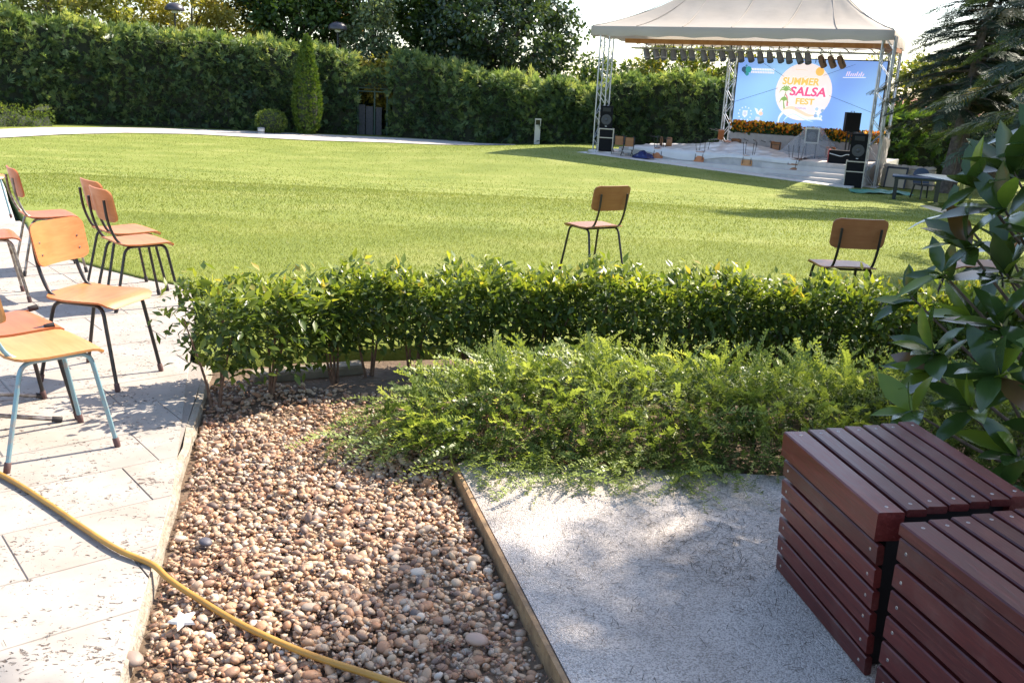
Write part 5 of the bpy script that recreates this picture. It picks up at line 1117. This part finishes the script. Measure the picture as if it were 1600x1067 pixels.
# wall / cloth on the right side, low tan wall, frame
t = stage_thing('white_side_cloth', 'crumpled white cloth hung at the right side of the stage', 'cloth', 0, 0, 0); V = []
for i in range(17):
    for j in range(9):
        f = i / 16; g_ = j / 8; V.append((10.0 + .06 * math.sin(i * 1.7 + j * .8) - .25 * f, .5 + 3.0 * f, .02 + (1.60 - .25 * f + .1 * math.sin(i * 1.3)) * g_ + .02 * math.sin(j * 2 + i)))
F = [(i * 9 + j, i * 9 + j + 1, (i + 1) * 9 + j + 1, (i + 1) * 9 + j) for i in range(16) for j in range(8)]
link('drape', mk('drape', V, F, mat('white_cloth', (.62, .57, .55), .85, trans=.25), True), t)
t = stage_thing('low_wall', 'low tan stone wall with rubble on top right of the stage', 'wall', 10.1, .8, 0); MB().bbox(0, 1.6, 0, .5, -.1, .62, .02).obj('body', mat('tan_stone', (.42, .33, .24), .9, noise=(4, (.5, .41, .31), 6), bump=(12, .8, .03)), t)
for k in range(9): link('rubble_stone', mk('rubble_stone', bases[k % 5] * np.array([.13, .1, .07]), iF, mat('rubble', (.52, .44, .38), .9), True), t, (.12 + .17 * k, .25 + .08 * math.sin(k * 2), .67))
t = stage_thing('leaning_frame', 'dark frame leaning against the low tan wall', 'frame', 10.25, .45, .02, R(-4)); 
for b in ((0, .05, 0, .7), (.62, .67, 0, .7)): MB().box(b[0], b[1], -.02, .02, b[2], b[3], Matrix.Rotation(R(-18), 4, 'X')).obj('bar', metal_d, t)
MB().box(.05, .62, -.02, .02, .64, .70, Matrix.Rotation(R(-18), 4, 'X')).obj('bar', metal_d, t); MB().box(.05, .62, -.01, .01, .02, .64, Matrix.Rotation(R(-18), 4, 'X')).obj('panel', mat('tan_panel', (.45, .36, .26), .8), t)
# plastic sheeting
plas = mat('plastic_sheet', (.76, .74, .75), .25, noise=(2, (.84, .82, .82), 5), spec=.6, trans=.2)
t = stage_thing('plastic_sheet', 'wrinkled white plastic sheet spread over the stage floor', 'sheet', 0, 0, 0); V = []; nu_, nv_ = 70, 34
for i in range(nu_ + 1):
    for j in range(nv_ + 1):
        u = 1.3 + 6.2 * i / nu_; f = j / nv_; hang = .06 + .14 * (.5 + .5 * math.sin(u * 1.7 + 2)) * (1 if u < 5 else .25)
        hump = .30 * math.exp(-((u - 4.6) / 1.7) ** 2 - ((f - .62) / .28) ** 2)
        wr = .030 * math.sin(u * 4.0 + f * 16 + 1.5 * math.sin(u * 1.7)) + .018 * math.sin(u * 9.5 - f * 22 + math.sin(f * 5) * 2) + .012 * math.sin(u * 17 + f * 31)
        if f < .10: v_s = .022 - .018 - .03 * (.5 + wr * 8); z_ = .70 - hang * (1 - f / .10) * 1.6
        else: v_s = .03 + (f - .10) / .90 * 3.6; z_ = .715 + hump + abs(wr) * (1 - .3 * f)
        V.append((u + .02 * math.sin(f * 9), v_s, z_))
F = [(i * (nv_ + 1) + j, i * (nv_ + 1) + j + 1, (i + 1) * (nv_ + 1) + j + 1, (i + 1) * (nv_ + 1) + j) for i in range(nu_) for j in range(nv_)]
link('sheet', mk('sheet', V, F, plas, True), t)
t = stage_thing('white_mat', 'flat pale mat on the sunny right part of the stage floor', 'mat', 0, 0, 0); MB().box(7.55, 8.4, .1, 1.7, .664, .676).obj('mat', mat('pale_mat', (.72, .66, .60), .8), t)
# clear drape over a monitor
clear = bpy.data.materials.new('clear_plastic'); clear.use_nodes = True; n = clear.node_tree; L = n.links; p = n.nodes['Principled BSDF']; p.inputs['Base Color'].default_value = (.45, .50, .58, 1); p.inputs['Roughness'].default_value = .2
tr = n.nodes.new('ShaderNodeBsdfTransparent'); mx = n.nodes.new('ShaderNodeMixShader'); mx.inputs[0].default_value = .32; L.new(tr.outputs[0], mx.inputs[1]); L.new(p.outputs[0], mx.inputs[2]); L.new(mx.outputs[0], n.nodes['Material Output'].inputs[0])
t = stage_thing('clear_drape', 'clear plastic draped like a tent over the stage monitor', 'sheet', 7.35, 2.4, .662); V = []; na, nr = 36, 12
for j in range(nr + 1):
    for i in range(na):
        a = 2 * math.pi * i / na; f = j / nr; sq = 1 / max(abs(math.cos(a)), abs(math.sin(a))) ** .5; rx_ = (.22 + 1.15 * f ** 1.1) * sq; ry_ = (.2 + .75 * f) * sq
        V.append((rx_ * math.cos(a) + .03 * math.sin(5 * a + j), ry_ * math.sin(a), (1.10 * (1 - f) ** 1.12 + .012) * (1 + .05 * math.sin(7 * a) * f)))
F = [(j * na + i, j * na + (i + 1) % na, (j + 1) * na + (i + 1) % na, (j + 1) * na + i) for j in range(nr) for i in range(na)] + [tuple(range(na))]
link('drape', mk('drape', V, F, clear, True), t)
t = stage_thing('stage_monitor', 'metal framed monitor box standing under the clear plastic', 'monitor', 7.35, 2.3, .663, R(8)); MB().bbox(-.22, .22, -.12, .14, .55, 1.02, .01).obj('body', cab, t)
for b in ((-.25, -.2, .52, 1.06), (.2, .25, .52, 1.06), (-.2, .2, .52, .57), (-.2, .2, 1.01, 1.06)): MB().box(b[0], b[1], -.15, -.122, b[2], b[3]).obj('frame_bar', edge_m, t)
MB().lathe([(.14, 0), (.12, .01), (.03, .004)], 16, Matrix.Translation((0, -.122, .78)) @ Matrix.Rotation(math.pi / 2, 4, 'X')).obj('cone', mat('woofer_cone', (.05, .05, .055)), t, True)
for x in (-.17, .17): MB().box(x - .02, x + .02, -.02, .02, 0, .55).obj('leg', metal_d, t)
# planters of marigolds in front of the screen
marl = leafmat('marigold', [(0, (.02, .05, .012)), (.45, (.05, .10, .02)), (.5, (.55, .10, .01)), (.75, (.80, .30, .015)), (1, (.85, .52, .03))], trans=.25, rough=.6)
for (u0_, u1_, lab, wv_) in ((3.95, 6.6, 'long grey flower box with orange marigolds before the left of the screen', 1.05), (6.7, 9.5, 'long grey flower box with red and orange marigolds before the right of the screen', .95)):
    t = stage_thing('flower_box', lab, 'planter', u0_, 3.45, .662, 0, 'flower boxes before the screen'); MB().bbox(0, u1_ - u0_, 0, .45, 0, wv_ - .36, .02).obj('box', mat('grey_planter', (.32, .29, .28), .85, noise=(5, (.4, .36, .34), 5)), t)
    N = 1500; ps = np.stack([rng.uniform(.02, u1_ - u0_ - .02, N), rng.uniform(-.06, .5, N), wv_ - .38 + rng.beta(1.6, 1.2, N) * .42], -1); hh = (ps[:, 2] - wv_ + .38) / .42
    tn = np.where(rng.random(N) < .12 + .66 * hh, rng.uniform(.52, 1, N), rng.uniform(0, .44, N)); ax = rng.normal(0, .6, (N, 3)); ax[:, 2] += .7; ax[:, 1] -= .4
    v_, f_, t_ = scatter(DV, DF, ps, frames(ax), .15 * rng.uniform(.6, 1.2, N)[:, None] * np.array([1.3, .8, 1]), tn); link('marigolds', mk('marigolds', v_, f_, marl, False, t_), t)
# chairs on the stage
GS = 'overturned chairs on the stage'
def stage_chair(label, u, v, wv, Rm, wood='orange', tube='dark'):
    Mx = Matrix.Translation(ST(u, v, wv)) @ Matrix.Rotation(STROT, 4, 'Z') @ Rm; return chair(label, (0, 0, 0), 0, wood, tube, 'rubber', GS, M=Mx)
RX = lambda a: Matrix.Rotation(R(a), 4, 'X'); RZ = lambda a: Matrix.Rotation(R(a), 4, 'Z'); RY = lambda a: Matrix.Rotation(R(a), 4, 'Y'); TZ = lambda z: Matrix.Translation((0, 0, z))
for (u, lab, a, wd_) in ((2.45, 'leftmost upside-down chair hanging over the stage front', 4, 'orange'), (4.05, 'second upside-down chair from the left on the stage front', -5, 'orange'), (5.75, 'third upside-down chair from the left on the stage front', 3, 'honey'), (7.35, 'rightmost upside-down chair on the stage front beside the pale mat', -8, 'brown')):
    stage_chair(lab, u, .20, .665 + .455 + .03, RZ(a) @ RY(180) , wd_)
stage_chair('brown chair lying on its side among the left stage chairs', 1.75, .9, .70 + .2, RZ(30) @ RY(90), 'brown')
stage_chair('chair fallen on its back with a steel leg pointing left on the stage', 3.75, 1.9, 1.04 + .24, RZ(75) @ RX(90), 'orange', 'steel')
for (u, v, a, lab, wd_) in ((4.30, 3.0, 185, 'dark tipped chair at the left end of the flower box', 'brown'), (4.85, 3.05, 176, 'orange tipped chair before the marigolds, left of its twin', 'orange'), (5.5, 3.05, 172, 'orange tipped chair before the brightest marigolds', 'red'), (6.0, 2.5, 190, 'dark tipped chair left of the clear plastic', 'brown'), (7.95, 1.75, 165, 'orange tipped chair before the clear plastic', 'orange')):
    stage_chair(lab, u, v, .665 + .26, RZ(a) @ RX(90), wd_)
# folding chairs and blue tarp at the left front
def fold_chair(label, u, v, rz):
    t = stage_thing('folding_chair', label, 'chair', u, v, wg(u) + .075 if v < -.3 else .66, rz, 'folding chairs at the stage edge')
    MB().bbox(-.15, .15, .22, .235, .30, .62, .01).obj('backrest', ply['brown'], t); MB().bbox(-.16, .16, -.25, .2, .145, .165, .006).obj('seat', mat('pale_seat', (.5, .48, .45), .6), t)
    for s in (-1, 1): MB().tube(fillet([(s * .18, -.45, .01), (s * .18, .12, .25), (s * .18, .25, .64), (s * .10, .25, .66)], .06), .014, 7).obj('side_tube', tubes['dark'], t, True); MB().tube([(s * .16, .22, .01), (s * .16, -.2, .2)], .012, 7).obj('rear_leg', tubes['dark'], t, True)
    MB().tube([(-.18, -.45, .012), (.18, -.45, .012)], .012, 7).obj('foot_bar', tubes['steel'], t, True)
fold_chair('low folding chair next to the left bass cabinet', 1.15, -.62, R(18)); fold_chair('low folding chair beside the crumpled blue tarp', 1.62, -.80, R(14))
V = []; na = 30
for j in range(9):
    for i in range(na): a = 2 * math.pi * i / na; f = j / 8; r_ = f * (1 + .18 * math.sin(5 * a) + .1 * math.sin(11 * a + j)); V.append((.40 * r_ * math.cos(a), .24 * r_ * math.sin(a), .19 * (1 - f ** 2) * (1 + .3 * math.sin(6 * a + j * 1.3)) + .03 * math.sin(9 * a + j * 2) * (1 - f) + .005))
t = stage_thing('blue_tarp', 'crumpled dark blue tarp heaped at the left front of the stage', 'tarp', 2.15, -.62, wg(2.15) + .04); link('heap', mk('heap', V, [(j * na + i, j * na + (i + 1) % na, (j + 1) * na + (i + 1) % na, (j + 1) * na + i) for j in range(8) for i in range(na)], mat('blue_tarp_cloth', (.010, .017, .10), .5, noise=(9, (.18, .2, .32), 5, .6, .75)), True), t)

# ------------------------------------------------------------------ blue table, plastic chair and green tarp on the lawn
bl = mat('blue_plastic', (.015, .04, .10), .35, spec=.5); bl2 = mat('dark_green_plastic', (.007, .014, .018), .4)
TZ0 = -1.0
def quad_table(label, c, rz, L_, W_, H):
    t = thing('garden_table', label, 'table', c, rz); MB().bbox(-L_ / 2, L_ / 2, -W_ / 2, W_ / 2, H - .045, H, .015).obj('tabletop', bl, t); MB().box(-L_ / 2 + .06, L_ / 2 - .06, -W_ / 2 + .06, W_ / 2 - .06, H - .10, H - .047).obj('apron', bl2, t)
    for sx_ in (-1, 1):
        for sy in (-1, 1): x, y = sx_ * (L_ / 2 - .12), sy * (W_ / 2 - .1); MB().prism([(x - .05, y - .04), (x + .05, y - .04), (x + .05, y + .04), (x - .05, y + .04)], 0, H - .102).obj('leg', bl2, t)
quad_table('blue plastic garden table on the shaded lawn right of the stage', (11.35, 27.15, zf(11.35, 27.15)), R(-22), 1.35, .8, .69)
def plastic_chair(label, c, rz):
    t = thing('plastic_chair', label, 'chair', c, rz); MB().bbox(-.25, .25, -.24, .24, .40, .43, .01).obj('seat', bl2, t); V = []; 
    for s in (0, .025):
        for i in range(13):
            a = math.pi * i / 12; V.append((-.27 * math.cos(a), -.25 - s - .06 * math.sin(a), .62 + .26 * math.sin(a) ** .8)); 
        for i in range(13): a = math.pi * i / 12; V.append((-.25 * math.cos(a), -.22 - s, .44))
    F = [(i, i + 1, 14 + i, 13 + i) for i in range(12)] + [(26 + i + 1, 26 + i, 39 + i, 40 + i) for i in range(12)] + [(i + 1, i, 26 + i, 27 + i) for i in range(12)]
    link('backrest', mk('backrest', V, F, bl), t)
    for sx_ in (-1, 1):
        for sy in (-1, 1): MB().tube([(sx_ * .22, sy * .2, .40), (sx_ * .27, sy * .26, 0)], [.028, .02], 6).obj('leg', bl2, t)
        MB().tube(fillet([(sx_ * .26, .22, .42), (sx_ * .28, .2, .64), (sx_ * .28, -.24, .66)], .06), .022, 6).obj('armrest', bl2, t, True)
plastic_chair('blue plastic armchair behind the garden table', (11.85, 27.75, zf(11.85, 27.75)), R(190))
V = []; nx_ = 24
for i in range(nx_ + 1):
    for j in range(13):
        x, y = 1.9 * i / nx_ - .95, 1.0 * j / 12 - .5; wx, wy = 11.05 + x + .25 * y, 29.0 + y + .1 * math.sin(3 * x); V.append((wx, wy, zf(wx, wy) + .03 + .05 * abs(math.sin(x * 6 + y * 3)) * (1 - (x / 1.0) ** 2) + .02 * math.sin(y * 17 + x * 9)))
tag(link('green_tarp', mk('green_tarp', V, [(i * 13 + j, (i + 1) * 13 + j, (i + 1) * 13 + j + 1, i * 13 + j + 1) for i in range(nx_) for j in range(12)], mat('green_tarp_cloth', (.03, .20, .13), .45, noise=(3, (.08, .32, .22), 5)), True)), 'wrinkled green tarp lying on the grass beside the right bass cabinet', 'tarp')
